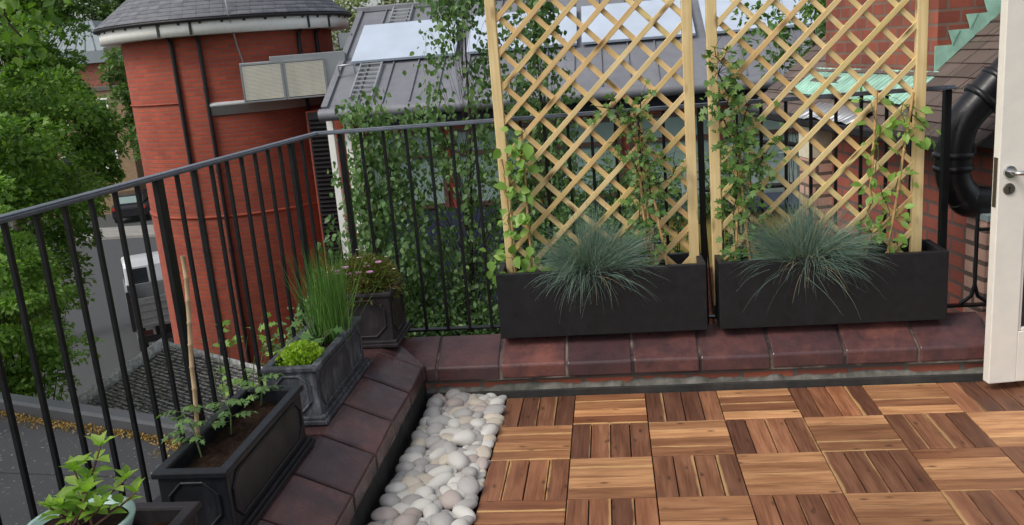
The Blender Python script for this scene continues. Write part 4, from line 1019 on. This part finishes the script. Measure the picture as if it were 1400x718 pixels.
# linking block with a louvred door
lk = thing('link_block', (-4.2, 11.5, -6), 'narrow red brick block with a black slatted louvre between tower and zinc roofed building', 'building')
mb = MB(); mb.box(-4.66, -3.85, 11.3, 12.4, -6, .72); mb.build('wall', M['tower_brick'], lk)
mb = MB(); mb.box(-4.62, -4.02, 11.262, 11.299, -2.0, .70); ld = mb.build('louvre_frame', M['black2'], lk)
mb = MB()
for i in range(34):
    z = -1.95+i*.076; mb.obox((-4.32, 11.25, z), (1, 0, 0), (0, .8, .6), (0, -.6, .8), (.27, .004, .034))
mb.build('slats', M['black2'], ld)

# ================================================================== ZINC ROOFED BUILDING
zb = thing('zinc_building', (0, 11, -6), 'long building with a grey standing seam zinc roof, navy panels and brown window frames', 'building')
XL, XR = -3.98, 7.5; s_ = .54; yE, zE = 10.1, .79; yR = 13.05; zR = zE+(yR-yE)*s_
mb = MB(); mb.prism([(XL, yE, zE), (XL, yR, zR), (XL, yR, zR-.10), (XL, yE, zE-.10)], [(XR, yE, zE), (XR, yR, zR), (XR, yR, zR-.10), (XR, yE, zE-.10)])
x = XL+.55
while x < XR:
    mb.bar((x, yE+.03, zE+.03), (x, yR-.06, zR+.0), .016, .03); x += .43
mb.bar((XL+.05, yE, zE+.025), (XL+.05, yR, zR+.025), .10, .05)
mb.build('roof', M['zinc'], zb)
mb = MB(); mb.tube([(XL-.02, yE-.05, zE-.085), (XR, yE-.05, zE-.085)], .098, 14); mb.build('gutter', M['zinc'], zb)
mb = MB(); mb.box(XL-.04, XR, yR-.09, yR+.25, zR-.04, zR+.07); mb.build('ridge_cap', M['zinc'], zb, .02)
mb = MB(); mb.box(XL+.05, XR, yE+.42, yR+3, -6, zE-.105); mb.prism([(XL+.06, yE+.45, zE-.11), (XL+.06, yR, zR-.11), (XL+.06, yR+3, zE-.11)], [(XR, yE+.45, zE-.11), (XR, yR, zR-.11), (XR, yR+3, zE-.11)]); mb.build('wall', M['tower_brick'], zb)
yf = yE+.41
mb = MB()
for z0, z1 in ((.36, .68), (-6, -.98)): mb.box(-3.50, XR, yf-.03, yf, z0, z1)
mb.build('navy_panel', M['navy'], zb)
x = -3.45
while x < 7:
    mb = MB(); w = 1.30; z0, z1 = -.95, .33
    for q in ((x, x+.07, z0, z1), (x+w-.07, x+w, z0, z1), (x+.07, x+w-.07, z0, z0+.07), (x+.07, x+w-.07, z1-.07, z1), (x+.07, x+w-.07, -.12, -.05)): mb.box(q[0], q[1], yf-.06, yf+.01, q[2]+.0004, q[3]-.0004)
    wf = mb.build('window', M['brown'], zb)
    mb = MB(); mb.box(x+.06, x+w-.06, yf-.02, yf-.008, z0+.06, z1-.06); mb.build('pane', M['glass2'], wf)
    x += 1.42
for x0, x1 in ((-3.98, -3.88), (-3.70, -3.60)):
    mb = MB(); mb.box(x0, x1, yE+.16, yE+.26, -6, zE-.11); mb.build('white_post', M['fascia'], zb)
def rp(x, y, h=.0): return Vector((x, y-h*.47, zE+(y-yE)*s_+h*.88))
def roof_panel(xa, xb, label):
    y0, y1, h = 11.24, 12.36, .10
    mb = MB(); q = [rp(xa, y0, h), rp(xb, y0, h), rp(xb, y1, h), rp(xa, y1, h)]; lo = [p-(rp(0, 0, .05)-rp(0, 0, 0)) for p in q]
    mb.prism(lo, q); root = mb.build('roof_panel', M['panel'], None, .006, q[0]); tag(root, label, 'roof panel', 'pale flat panels on the zinc roof')
    f = MB()
    for xx in (xa+.25, xb-.25):
        for yy in (y0+.15, y1-.15): f.bar(rp(xx, yy, 0), rp(xx, yy, .055), .05, .05, (1, 0, 0))
    f.build('bracket', M['black2'], root)
roof_panel(-3.72, -1.95, 'pale blue grey roof panel next to the tower, leftmost on the zinc roof')
roof_panel(-1.76, .06, 'pale roof panel behind the left trellis post and birch leaves')
roof_panel(.14, 1.96, 'pale roof panel seen through the left trellis lattice')
roof_panel(2.12, 4.1, 'pale roof panel seen through the right trellis lattice, rightmost on the zinc roof')
def ladder(x, y0, y1, label, w=.36):
    root = thing('roof_ladder', rp(x, y0, .03), label, 'ladder', 'roof ladders')
    mb = MB(); mb.bar(rp(x, y0, .05), rp(x, y1, .05), .03, .03); mb.bar(rp(x+w, y0, .05), rp(x+w, y1, .05), .03, .03); mb.build('side_rail', M['steel'], root)
    mb = MB(); y = y0+.08
    while y < y1: mb.bar(rp(x, y, .055), rp(x+w, y, .055), .022, .022); y += .12
    mb.build('rungs', M['steel'], root)
ladder(-3.55, 10.28, 11.22, 'grey roof ladder below the leftmost pale roof panel')
ladder(-3.3, 12.45, 13.0, 'short grey roof ladder above the leftmost pale roof panel')
mb = MB(); p_ = rp(-3.86, 10.95, .03); mb.tube([p_, p_+Vector((0, -.05, .16)), p_+Vector((.26, -.03, .17)), p_+Vector((.26, .02, .02))], .02, 8)
tag(mb.build('roof_bracket', M['steel'], None, 0, p_), 'bent metal hook beside the roof ladder on the zinc roof', 'bracket')

# low yellow garden building behind the gap between the troughs
yw = thing('garden_building', (2.0, 6.0, -6), 'low yellow rendered wall on a brick base behind the troughs', 'wall')
mb = MB(); mb.box(1.05, 3.4, 6.0, 6.6, -1.02, -.42); mb.build('rendered_wall', M['yellow'], yw)
mb = MB(); mb.box(1.0, 3.45, 5.95, 6.65, -6, -1.021); mb.build('brick_base', M['eave_brick'], yw)
mb = MB(); mb.box(1.0, 3.45, 5.93, 6.7, -.419, -.36); mb.build('coping', M['navy'], yw, .01)
gp = thing('garden_fence', (2.2, 7.0, -6), 'pale blue grey boarded fence with dark arched rail behind the right trellis', 'fence')
mb = MB(); mb.box(1.35, 3.3, 7.2, 7.26, -6, .02); mb.build('boards', M['teal'], gp)
mb = MB(); mb.tube(bez([(1.75, 7.1, -.1), (2.0, 7.1, .14), (2.4, 7.1, .17), (2.75, 7.1, .10)], 6), .03, 8); mb.tube([(1.75, 7.1, -.1), (1.75, 7.1, -3)], .03, 8); mb.tube([(1.6, 7.1, -.35), (3.2, 7.1, -.35)], .03, 8); mb.build('arched_rail', M['black2'], gp)

# ================================================================== FAR BUILDINGS, VEHICLES
fb = thing('stock_brick_house', (-29, 46, -6), 'distant yellow brick house with white windows between the trees and the tower', 'building')
mb = MB(); mb.box(-33, -26.1, 43.6, 51, -6, 1.05); mb.build('wall', M['london_brick'], fb)
mb = MB(); mb.box(-26.1, -23.6, 44.5, 51, -6, .85); mb.build('shaded_side', M['cement'], fb)  # shadowed side of the house, its shade put in as grey colour
for x0, z0 in ((-27.85, -3.3), (-30.4, -3.3), (-27.85, -1.1), (-30.4, -1.1)):
    mb = MB()
    for q in ((0, .09, 0, 1.75), (.71, .8, 0, 1.75), (.09, .71, 0, .09), (.09, .71, 1.66, 1.75), (.09, .71, .83, .92)): mb.box(x0+q[0], x0+q[1], 43.54, 43.61, z0+q[2]+.0005, z0+q[3]-.0005)
    w = mb.build('window', M['fascia'], fb); mb = MB(); mb.box(x0+.08, x0+.72, 43.57, 43.59, z0+.08, z0+1.67); mb.build('pane', M['glass'], w)
mb = MB(); mb.box(-33.1, -26.0, 43.5, 51.1, 1.051, 1.25); mb.build('parapet', M['cement'], fb)
zh = thing('zinc_pavilion', (-36, 58, -6), 'distant orange brick house with a pale blue grey seamed metal roof', 'building')
mb = MB(); mb.box(-38.9, -33.5, 55.3, 62, -6, 2.82); mb.build('wall', M['chim_brick'], zh)
mb = MB(); q0 = [(-39.2, 54.9, 2.821), (-33.1, 54.9, 2.821), (-33.1, 62.4, 2.821), (-39.2, 62.4, 2.821)]; q1 = [(x, y, 3.63) for x, y, z in q0]; mb.prism(q0, q1)
q2 = [(-37.4, 57.2, 5.75), (-35.1, 57.2, 5.75), (-35.1, 60.2, 5.75), (-37.4, 60.2, 5.75)]; mb.prism(q1, q2)
for i in range(9):
    t = i/8; mb.bar(Vector(q1[0]).lerp(Vector(q1[1]), t), Vector(q2[0]).lerp(Vector(q2[1]), t), .07, .12)
mb.build('roof', M['leadflat'], zh)
mb = MB(); mb.box(-33.05, -24.5, 54.5, 57, 3.4, 3.75); mb.build('canopy', M['cement'], zh)
for x in (-25.0, -29.0):
    mb = MB(); mb.box(x-.15, x+.15, 55.6, 55.9, -6, 3.39); mb.build('canopy_post', M['cement'], zh)

def wheel(root, c, r, w, axis):
    c = Vector(c); axis = Vector(axis).normalized(); m = MB(); m.tube([c-axis*w/2, c-axis*w*.42, c+axis*w*.42, c+axis*w/2], [r*.93, r, r, r*.93], 20); t = m.build('wheel', M['tyre'], root)
    m = MB(); m.tube([c-axis*(w/2+.006), c+axis*(w/2+.006)], r*.55, 16); m.build('rim', M['steel'], t)
# tipper truck seen from behind
ang = rad(32); F = Vector((-math.sin(ang), math.cos(ang), 0)); R_ = Vector((math.cos(ang), math.sin(ang), 0)); T0 = Vector((-11.75, 18.6, -6))
def tp_(r, f, z): return T0+R_*r+F*f+Vector((0, 0, z))
tk = thing('tipper_truck', T0, 'white cab tipper truck with a grey dropside bed, seen from behind on the road', 'truck')
def tb(mb, r0, r1, f0, f1, z0, z1): mb.obox(tp_((r0+r1)/2, (f0+f1)/2, (z0+z1)/2), R_, F, (0, 0, 1), ((r1-r0)/2, (f1-f0)/2, (z1-z0)/2))
mb = MB(); tb(mb, -1.0, 1.0, 0, 3.0, .92, .98); mb.build('bed', M['grey_board'], tk)
mb = MB(); tb(mb, -1.0, 1.0, -.03, .01, .9, 1.72); tg = mb.build('tailgate', M['grey_board'], tk)
mb = MB()
for i in range(4): tb(mb, -.98, .98, -.045, -.03, .96+i*.2, .975+i*.2)
mb.build('ribs', M['grey_board'], tg)
for s in (-1, 1):
    mb = MB(); tb(mb, s-.02, s+.02, .01, 3.0, .9, 1.72); mb.build('side_board', M['grey_board'], tk)
    mb = MB(); tb(mb, s*1.0-.05, s*1.0+.05, -.06, .03, .85, 1.95); mb.build('corner_post', M['black2'], tk)
mb = MB(); tb(mb, -.95, .95, 2.95, 3.05, .9, 1.5); mb.build('headboard', M['grey_board'], tk)
mb = MB(); tb(mb, -.45, .45, .2, 5.2, .55, .85); tb(mb, -.95, .95, .05, .15, .45, .62); mb.build('chassis', M['black2'], tk)
mb = MB()
prof = [(3.15, .5), (3.15, 2.0), (3.3, 2.2), (4.1, 2.22), (4.75, 1.65), (5.5, 1.4), (5.6, .5)]
mb.prism([tp_(-.95, f, z) for f, z in prof], [tp_(.95, f, z) for f, z in prof]); mb.build('cab', M['vanwhite'], tk, .09)
mb = MB(); tb(mb, -.72, -.30, 3.13, 3.16, 1.4, 1.95); mb.build('rear_window', M['glass'], tk, .04)
mb = MB(); tb(mb, .22, .72, 3.13, 3.16, 1.4, 1.95); mb.build('rear_window', M['glass'], tk, .04)
mb = MB(); tb(mb, -.965, -.94, 3.5, 4.25, 1.5, 2.1); mb.build('side_window', M['glass'], tk)
for s in (-.7, .7):
    mb = MB(); tb(mb, s-.16, s+.16, -.055, -.03, .68, .82); mb.build('tail_light', M['red_lens'], tk)
for r_, f_ in ((-.82, .9), (.82, .9), (-.82, 4.6), (.82, 4.6)): wheel(tk, tp_(r_, f_, .36), .36, .24, R_)
# parked black car
ang = rad(20); F = Vector((-math.sin(ang), math.cos(ang), 0)); R_ = Vector((math.cos(ang), math.sin(ang), 0)); T0 = Vector((-24.6, 38.2, -5.86))
T0 = Vector((-24.9, 40.0, -5.875))
cr = thing('parked_car', T0, 'black hatchback seen from behind, parked in front of the yellow brick house', 'car')
mb = MB(); prof = [(0, .3), (-.02, .85), (.12, 1.0), (3.2, .98), (4.1, .8), (4.2, .35)]
mb.prism([tp_(-.88, f, z) for f, z in prof], [tp_(.88, f, z) for f, z in prof]); mb.build('body', M['carblack'], cr, .08)
mb = MB(); prof = [(.08, .98), (.45, 1.46), (2.2, 1.48), (3.0, .98)]
mb.prism([tp_(-.74, f, z) for f, z in prof], [tp_(.74, f, z) for f, z in prof]); mb.build('cabin', M['carblack'], cr, .08)
mb = MB(); mb.obox(tp_(0, .25, 1.22), R_, (F*.37+Vector((0, 0, .48))).normalized(), (F*-.48+Vector((0, 0, .37))).normalized(), (.6, .2, .012)); mb.build('rear_window', M['glass2'], cr)
for s in (-.7, .7):
    mb = MB(); tb(mb, s-.14, s+.14, -.04, -.01, .74, .92); mb.build('tail_light', M['red_car'], cr)
for r_, f_ in ((-.8, .75), (.8, .75), (-.8, 3.4), (.8, 3.4)): wheel(cr, tp_(r_, f_, .32), .32, .2, R_)

# ================================================================== TREES
def tree(name, label, base, ztop, cc, cr_, ncl, nleaf, lsize, lmat, group=None, clr=.30, seed=1, flat=.62, trunk=.16, cat='tree', shell=.35, T=T_SIMPLE):
    global rng
    r = np.random.default_rng(seed)
    root = thing(name, base, label, cat, group); cc = np.array(cc, float); cr_ = np.array(cr_, float); b = np.array(base, float)
    u = unit(r.normal(size=(ncl, 3))); rr = r.uniform(shell, 1.0, (ncl, 1))**.7
    C_ = cc+u*rr*cr_
    mb = MB(); top = cc+np.array([0, 0, cr_[2]*.55])
    tr = [tuple(b+(top-b)*t+np.array([math.sin(t*5+seed), math.cos(t*4+seed), 0])*.06*(t > 0)*np.linalg.norm(top-b)*.15) for t in np.linspace(0, 1, 9)]
    mb.tube(tr, list(np.linspace(trunk, trunk*.15, 9)), 10); mb.build('trunk', M['bark'], root)
    mb = MB()
    for i in range(0, ncl, max(1, ncl//60)):
        t = r.uniform(.35, .95); p = np.array(tr[int(t*8)]); q = C_[i]; m = (p+q)/2+np.array([0, 0, .12*np.linalg.norm(q-p)])
        w = trunk*.22*(1.1-t); mb.tube([tuple(p), tuple(m), tuple(q)], [w, w*.6, w*.15], 5, False)
    mb.build('branches', M['bark'], root)
    k = r.integers(0, ncl, nleaf); cs_ = clr*cr_.mean()*r.uniform(.55, 1.25, ncl)
    v = unit(r.normal(size=(nleaf, 3))); v[:, 2] = np.where(r.random(nleaf) < .62, np.abs(v[:, 2]), v[:, 2])
    rad_ = r.uniform(.25, 1.0, (nleaf, 1))**.5
    P = C_[k]+v*rad_*cs_[k][:, None]*np.array([1, 1, flat])
    d = v+r.normal(0, .55, (nleaf, 3)); d[:, 2] -= .35
    nr = r.normal(0, .45, (nleaf, 3))+np.array([0, 0, 1.0])+v*.5
    leaves('crown', P, d, nr, lsize*r.uniform(.6, 1.25, nleaf), M[lmat], root, T, .72); return root
tree('broadleaf_tree', 'large dark green tree filling the left side behind the railing', (-10.6, 6.0, -6), 3, (-8.3, 6.5, .2), (2.4, 2.3, 2.75), 180, 68000, .078, 'l_tree', None, .20, 3, .42, .2)
tree('broadleaf_tree', 'lighter lime green tree in front of the dark tree at the far left', (-5.95, 4.7, -6), 2, (-6.3, 4.7, -.7), (1.15, .9, 1.35), 90, 24000, .064, 'l_lime', None, .24, 5, .45, .10)
tree('broadleaf_tree', 'distant tree beside the metal roofed house, below the pale sky gap', (-44.9, 75.5, -6), 8, (-44.6, 75.4, 7.8), (6, 5, 6.5), 70, 14000, .44, 'l_far', None, .26, 8, .65, .25)
tree('broadleaf_tree', 'dark tree standing between the yellow brick house and the big left tree', (-17.6, 19.0, -6), 2, (-15.95, 21.9, .1), (1.45, 1.5, 2.4), 60, 17000, .16, 'l_tree', None, .26, 9, .65, .2)
tree('broadleaf_tree', 'bright green tree rising in the top left corner behind the overhanging branches', (-17.2, 19.5, -6), 4, (-15.2, 19.7, 2.5), (1.55, 1.5, 2.5), 60, 16000, .15, 'l_tree', None, .26, 17, .6, .2)
tree('broadleaf_tree', 'green tree touching the left edge of the tower above the yellow house', (-15.6, 27, -6), 4, (-15.4, 26.5, .9), (1.3, 1.5, 2.4), 40, 6500, .18, 'l_far', None, .28, 10, .65, .2)
tree('broadleaf_tree', 'pale olive tree behind the roofs, left of the zinc ridge', (-6.5, 27, -6), 5, (-6.6, 26.6, 3.3), (4.5, 3, 2.6), 90, 14000, .16, 'l_pale', None, .24, 12, .65, .25)
tree('broadleaf_tree', 'pale olive tree behind the zinc ridge and the left trellis', (1.5, 27, -6), 5, (1.2, 26.6, 3.0), (5, 3, 2.2), 80, 10000, .18, 'l_pale', None, .24, 13, .65, .25)
tree('elder_tree', 'small leafy tree between the zinc roof and the brown tiled roof', (2.6, 6.9, -6), 2, (2.75, 6.6, 1.25), (.75, .7, 1.0), 42, 2600, .075, 'l_clem', None, .30, 15, .6, .06, 'tree', .2, T_OVATE)

def shrub(label, c, rads, n, size, mat, seed):
    r = np.random.default_rng(seed); base = (c[0], c[1], -6); root = thing('shrub', base, label, 'shrub', 'shrubs behind the troughs'); c = np.array(c); rads = np.array(rads)
    mb = MB(); nc = 26; C_ = c+unit(r.normal(size=(nc, 3)))*r.uniform(.2, .95, (nc, 1))*rads
    for q in C_: mb.tube([base, tuple((q+np.array(base))/2+np.array([.05, 0, .5])), tuple(q)], [.03, .018, .003], 5, False)
    mb.build('stems', M['bark'], root)
    k = r.integers(0, nc, n); v = unit(r.normal(size=(n, 3))); P = C_[k]+v*r.uniform(.2, 1, (n, 1))**.5*.3*rads.mean()
    leaves('foliage', P, v+r.normal(0, .5, (n, 3)), r.normal(0, .5, (n, 3))+np.array([0, -.4, 1]), size*r.uniform(.6, 1.2, n), M[mat], root, T_OVATE, .6)
# birches: slender stems with hanging twigs
def birch(label, base, top, zlo, rx, ry, ntw, nl, seed, bias=(0, 0), lsz=.056, zpow=1.0):
    r = np.random.default_rng(seed); root = thing('birch_tree', base, label, 'tree', 'young birches behind the railing')
    b, t = np.array(base, float), np.array(top, float); mb = MB()
    ax = [b+(t-b)*s+np.array([.05*math.sin(7*s+seed), .05*math.cos(5*s), 0]) for s in np.linspace(0, 1, 14)]
    mb.tube([tuple(p) for p in ax], list(np.linspace(.035, .004, 14)), 8); mb.build('trunk', M['bark'], root)
    mb = MB(); P = []; D = []; N = []; Sz = []
    for i in range(ntw):
        f = r.random()**zpow; z = zlo+(t[2]-zlo)*f; s = (z-b[2])/(t[2]-b[2]); p0 = b+(t-b)*max(.05, s-.10)
        a = r.uniform(0, 6.283); w = (1.05-f)**.6; R = r.uniform(.25, 1)*w
        e = np.array([b[0]+(t[0]-b[0])*s+math.cos(a)*rx*R+bias[0]*w, b[1]+(t[1]-b[1])*s+math.sin(a)*ry*R+bias[1]*w, z+r.uniform(-.15, .2)])
        m = (p0+e)/2+np.array([0, 0, .18*np.linalg.norm(e-p0)])
        dr_ = e+np.array([r.normal(0, .05), r.normal(0, .05), -r.uniform(.12, .38)])
        pl = bez([tuple(p0), tuple(m), tuple(e), tuple(dr_)], 5); mb.tube(pl, list(np.linspace(.0045*(1.2-f), .0009, len(pl))), 5, False)
        for j in range(nl):
            q = np.array(pl[int(r.uniform(.3, .999)*len(pl))])+r.normal(0, .055, 3); P.append(q); D.append(np.array([r.normal(0, .6), r.normal(0, .6), -.75])); N.append(np.array([r.normal(0, .6), -.55+r.normal(0, .5), .65])); Sz.append(lsz*r.uniform(.6, 1.25))
    mb.build('twigs', M['twig'], root); leaves('crown', P, D, N, Sz, M['l_birch'], root, T_OVATE, .74)
birch('young birch with its thin top rising beside the left trellis post', (-1.15, 4.3, -6), (-.70, 4.3, 2.35), -2.0, 1.3, .8, 260, 30, 21, (-.15, 0), .056, 1.7)
birch('bushy birch left of the trellises, below the top rail', (-1.75, 3.9, -6), (-1.6, 4.0, 1.15), -2.6, .95, .8, 270, 40, 22, (.1, 0), .056, 1.7)
shrub('bushy dark shrub below the birches, nearest the white posts', (-2.1, 4.7, -1.5), (.9, .5, 1.1), 6000, .055, 'l_birch', 35)
shrub('broad low shrub seen under the lower rail between corner planter and trough', (-.9, 3.4, -1.9), (1.2, .5, .75), 6000, .05, 'l_birch', 36)
birch('tall young birch behind the left trellis', (-.1, 4.4, -6), (-.05, 4.5, 2.3), -1.9, .75, .7, 190, 32, 23, (-.15, 0), .056, 1.6)
shrub('tall leafy shrub behind the left trough, under the top rail', (.35, 4.0, -.55), (.85, .5, 1.05), 5200, .055, 'l_birch', 31)
shrub('leafy shrub filling the gap between left trellis and railing', (-.8, 4.4, -1.2), (1.2, .5, 1.1), 6500, .055, 'l_birch', 32)
shrub('leafy shrub behind the left trellis, in front of the windows', (.55, 4.7, -.1), (.85, .5, .7), 3600, .055, 'l_birch', 37)
shrub('dark leafy shrub behind the bushy clematis of the right trellis', (1.55, 5.2, -.05), (.45, .4, .55), 900, .06, 'l_clem', 33)
# straggling leaves outside the railing, in front of the tower
iv = thing('wild_shoots', (-1.05, .05, -.9), 'straggly pale leafy shoots outside the railing in front of the tower', 'plant')
mb = MB(); P = []; D = []
for i in range(9):
    e = Vector((-1.05+random.uniform(-.25, .15), .1+random.uniform(-.45, .35), random.uniform(.22, .50))); b_ = Vector((-1.1, .05, -.95)); pl = bez([b_, b_.lerp(e, .6)+Vector((-.1, 0, .1)), e], 6); mb.tube(pl, list(np.linspace(.004, .001, len(pl))), 5, False)
    for j in range(5): q = pl[random.randint(7, len(pl)-1)]; P.append(np.array(q)+rng.normal(0, .03, 3)); D.append(rng.normal(0, 1, 3)+np.array([0, 0, -.4]))
mb.build('stems', M['stem'], iv); leaves('foliage', P, D, rng.normal(0, .4, (len(P), 3))+np.array([0, -.3, .9]), rng.uniform(.03, .06, len(P)), M['l_vine'], iv, T_LOBED, .85)
# overhanging branches of a near tree, top left
ot = thing('overhanging_tree', (-5.2, 1.6, -6), 'near tree whose drooping leafy branches hang into the top left corner', 'tree')
mb = MB(); mb.tube(bez([(-5.2, 1.6, -6), (-5.1, 1.6, -2), (-4.7, 1.5, 1.5), (-4.4, 1.45, 3.4)]), list(np.linspace(.16, .05, 25)), 10); mb.build('trunk', M['bark'], ot)
mb = MB(); P = []; D = []; r = np.random.default_rng(5)
ends = [(-2.62, 1.0, 1.98), (-2.48, 1.05, 1.90), (-2.75, 1.15, 1.84), (-2.58, 1.3, 1.96), (-2.9, 1.2, 1.95), (-2.42, 1.15, 2.02), (-2.85, 1.4, 1.74), (-3.1, 1.3, 1.85), (-2.7, 1.5, 2.05), (-2.55, .9, 2.08)]
for e in ends:
    pl = bez([(-4.5, 1.48, 3.0), ((-4.5+e[0])/2, (1.48+e[1])/2, 2.75), (e[0]-.1, e[1], e[2]+.15), e], 6); mb.tube(pl, list(np.linspace(.018, .002, len(pl))), 5, False)
    for j in range(30): q = np.array(pl[r.integers(8, len(pl))])+r.normal(0, .055, 3); P.append(q); D.append((r.normal(0, .7), r.normal(0, .7), -.6))
mb.build('branches', M['twig'], ot); leaves('crown', P, D, r.normal(0, .5, (len(P), 3))+np.array([0, -.3, .8]), r.uniform(.045, .085, len(P)), M['l_tree'], ot, T_OVATE, .7)
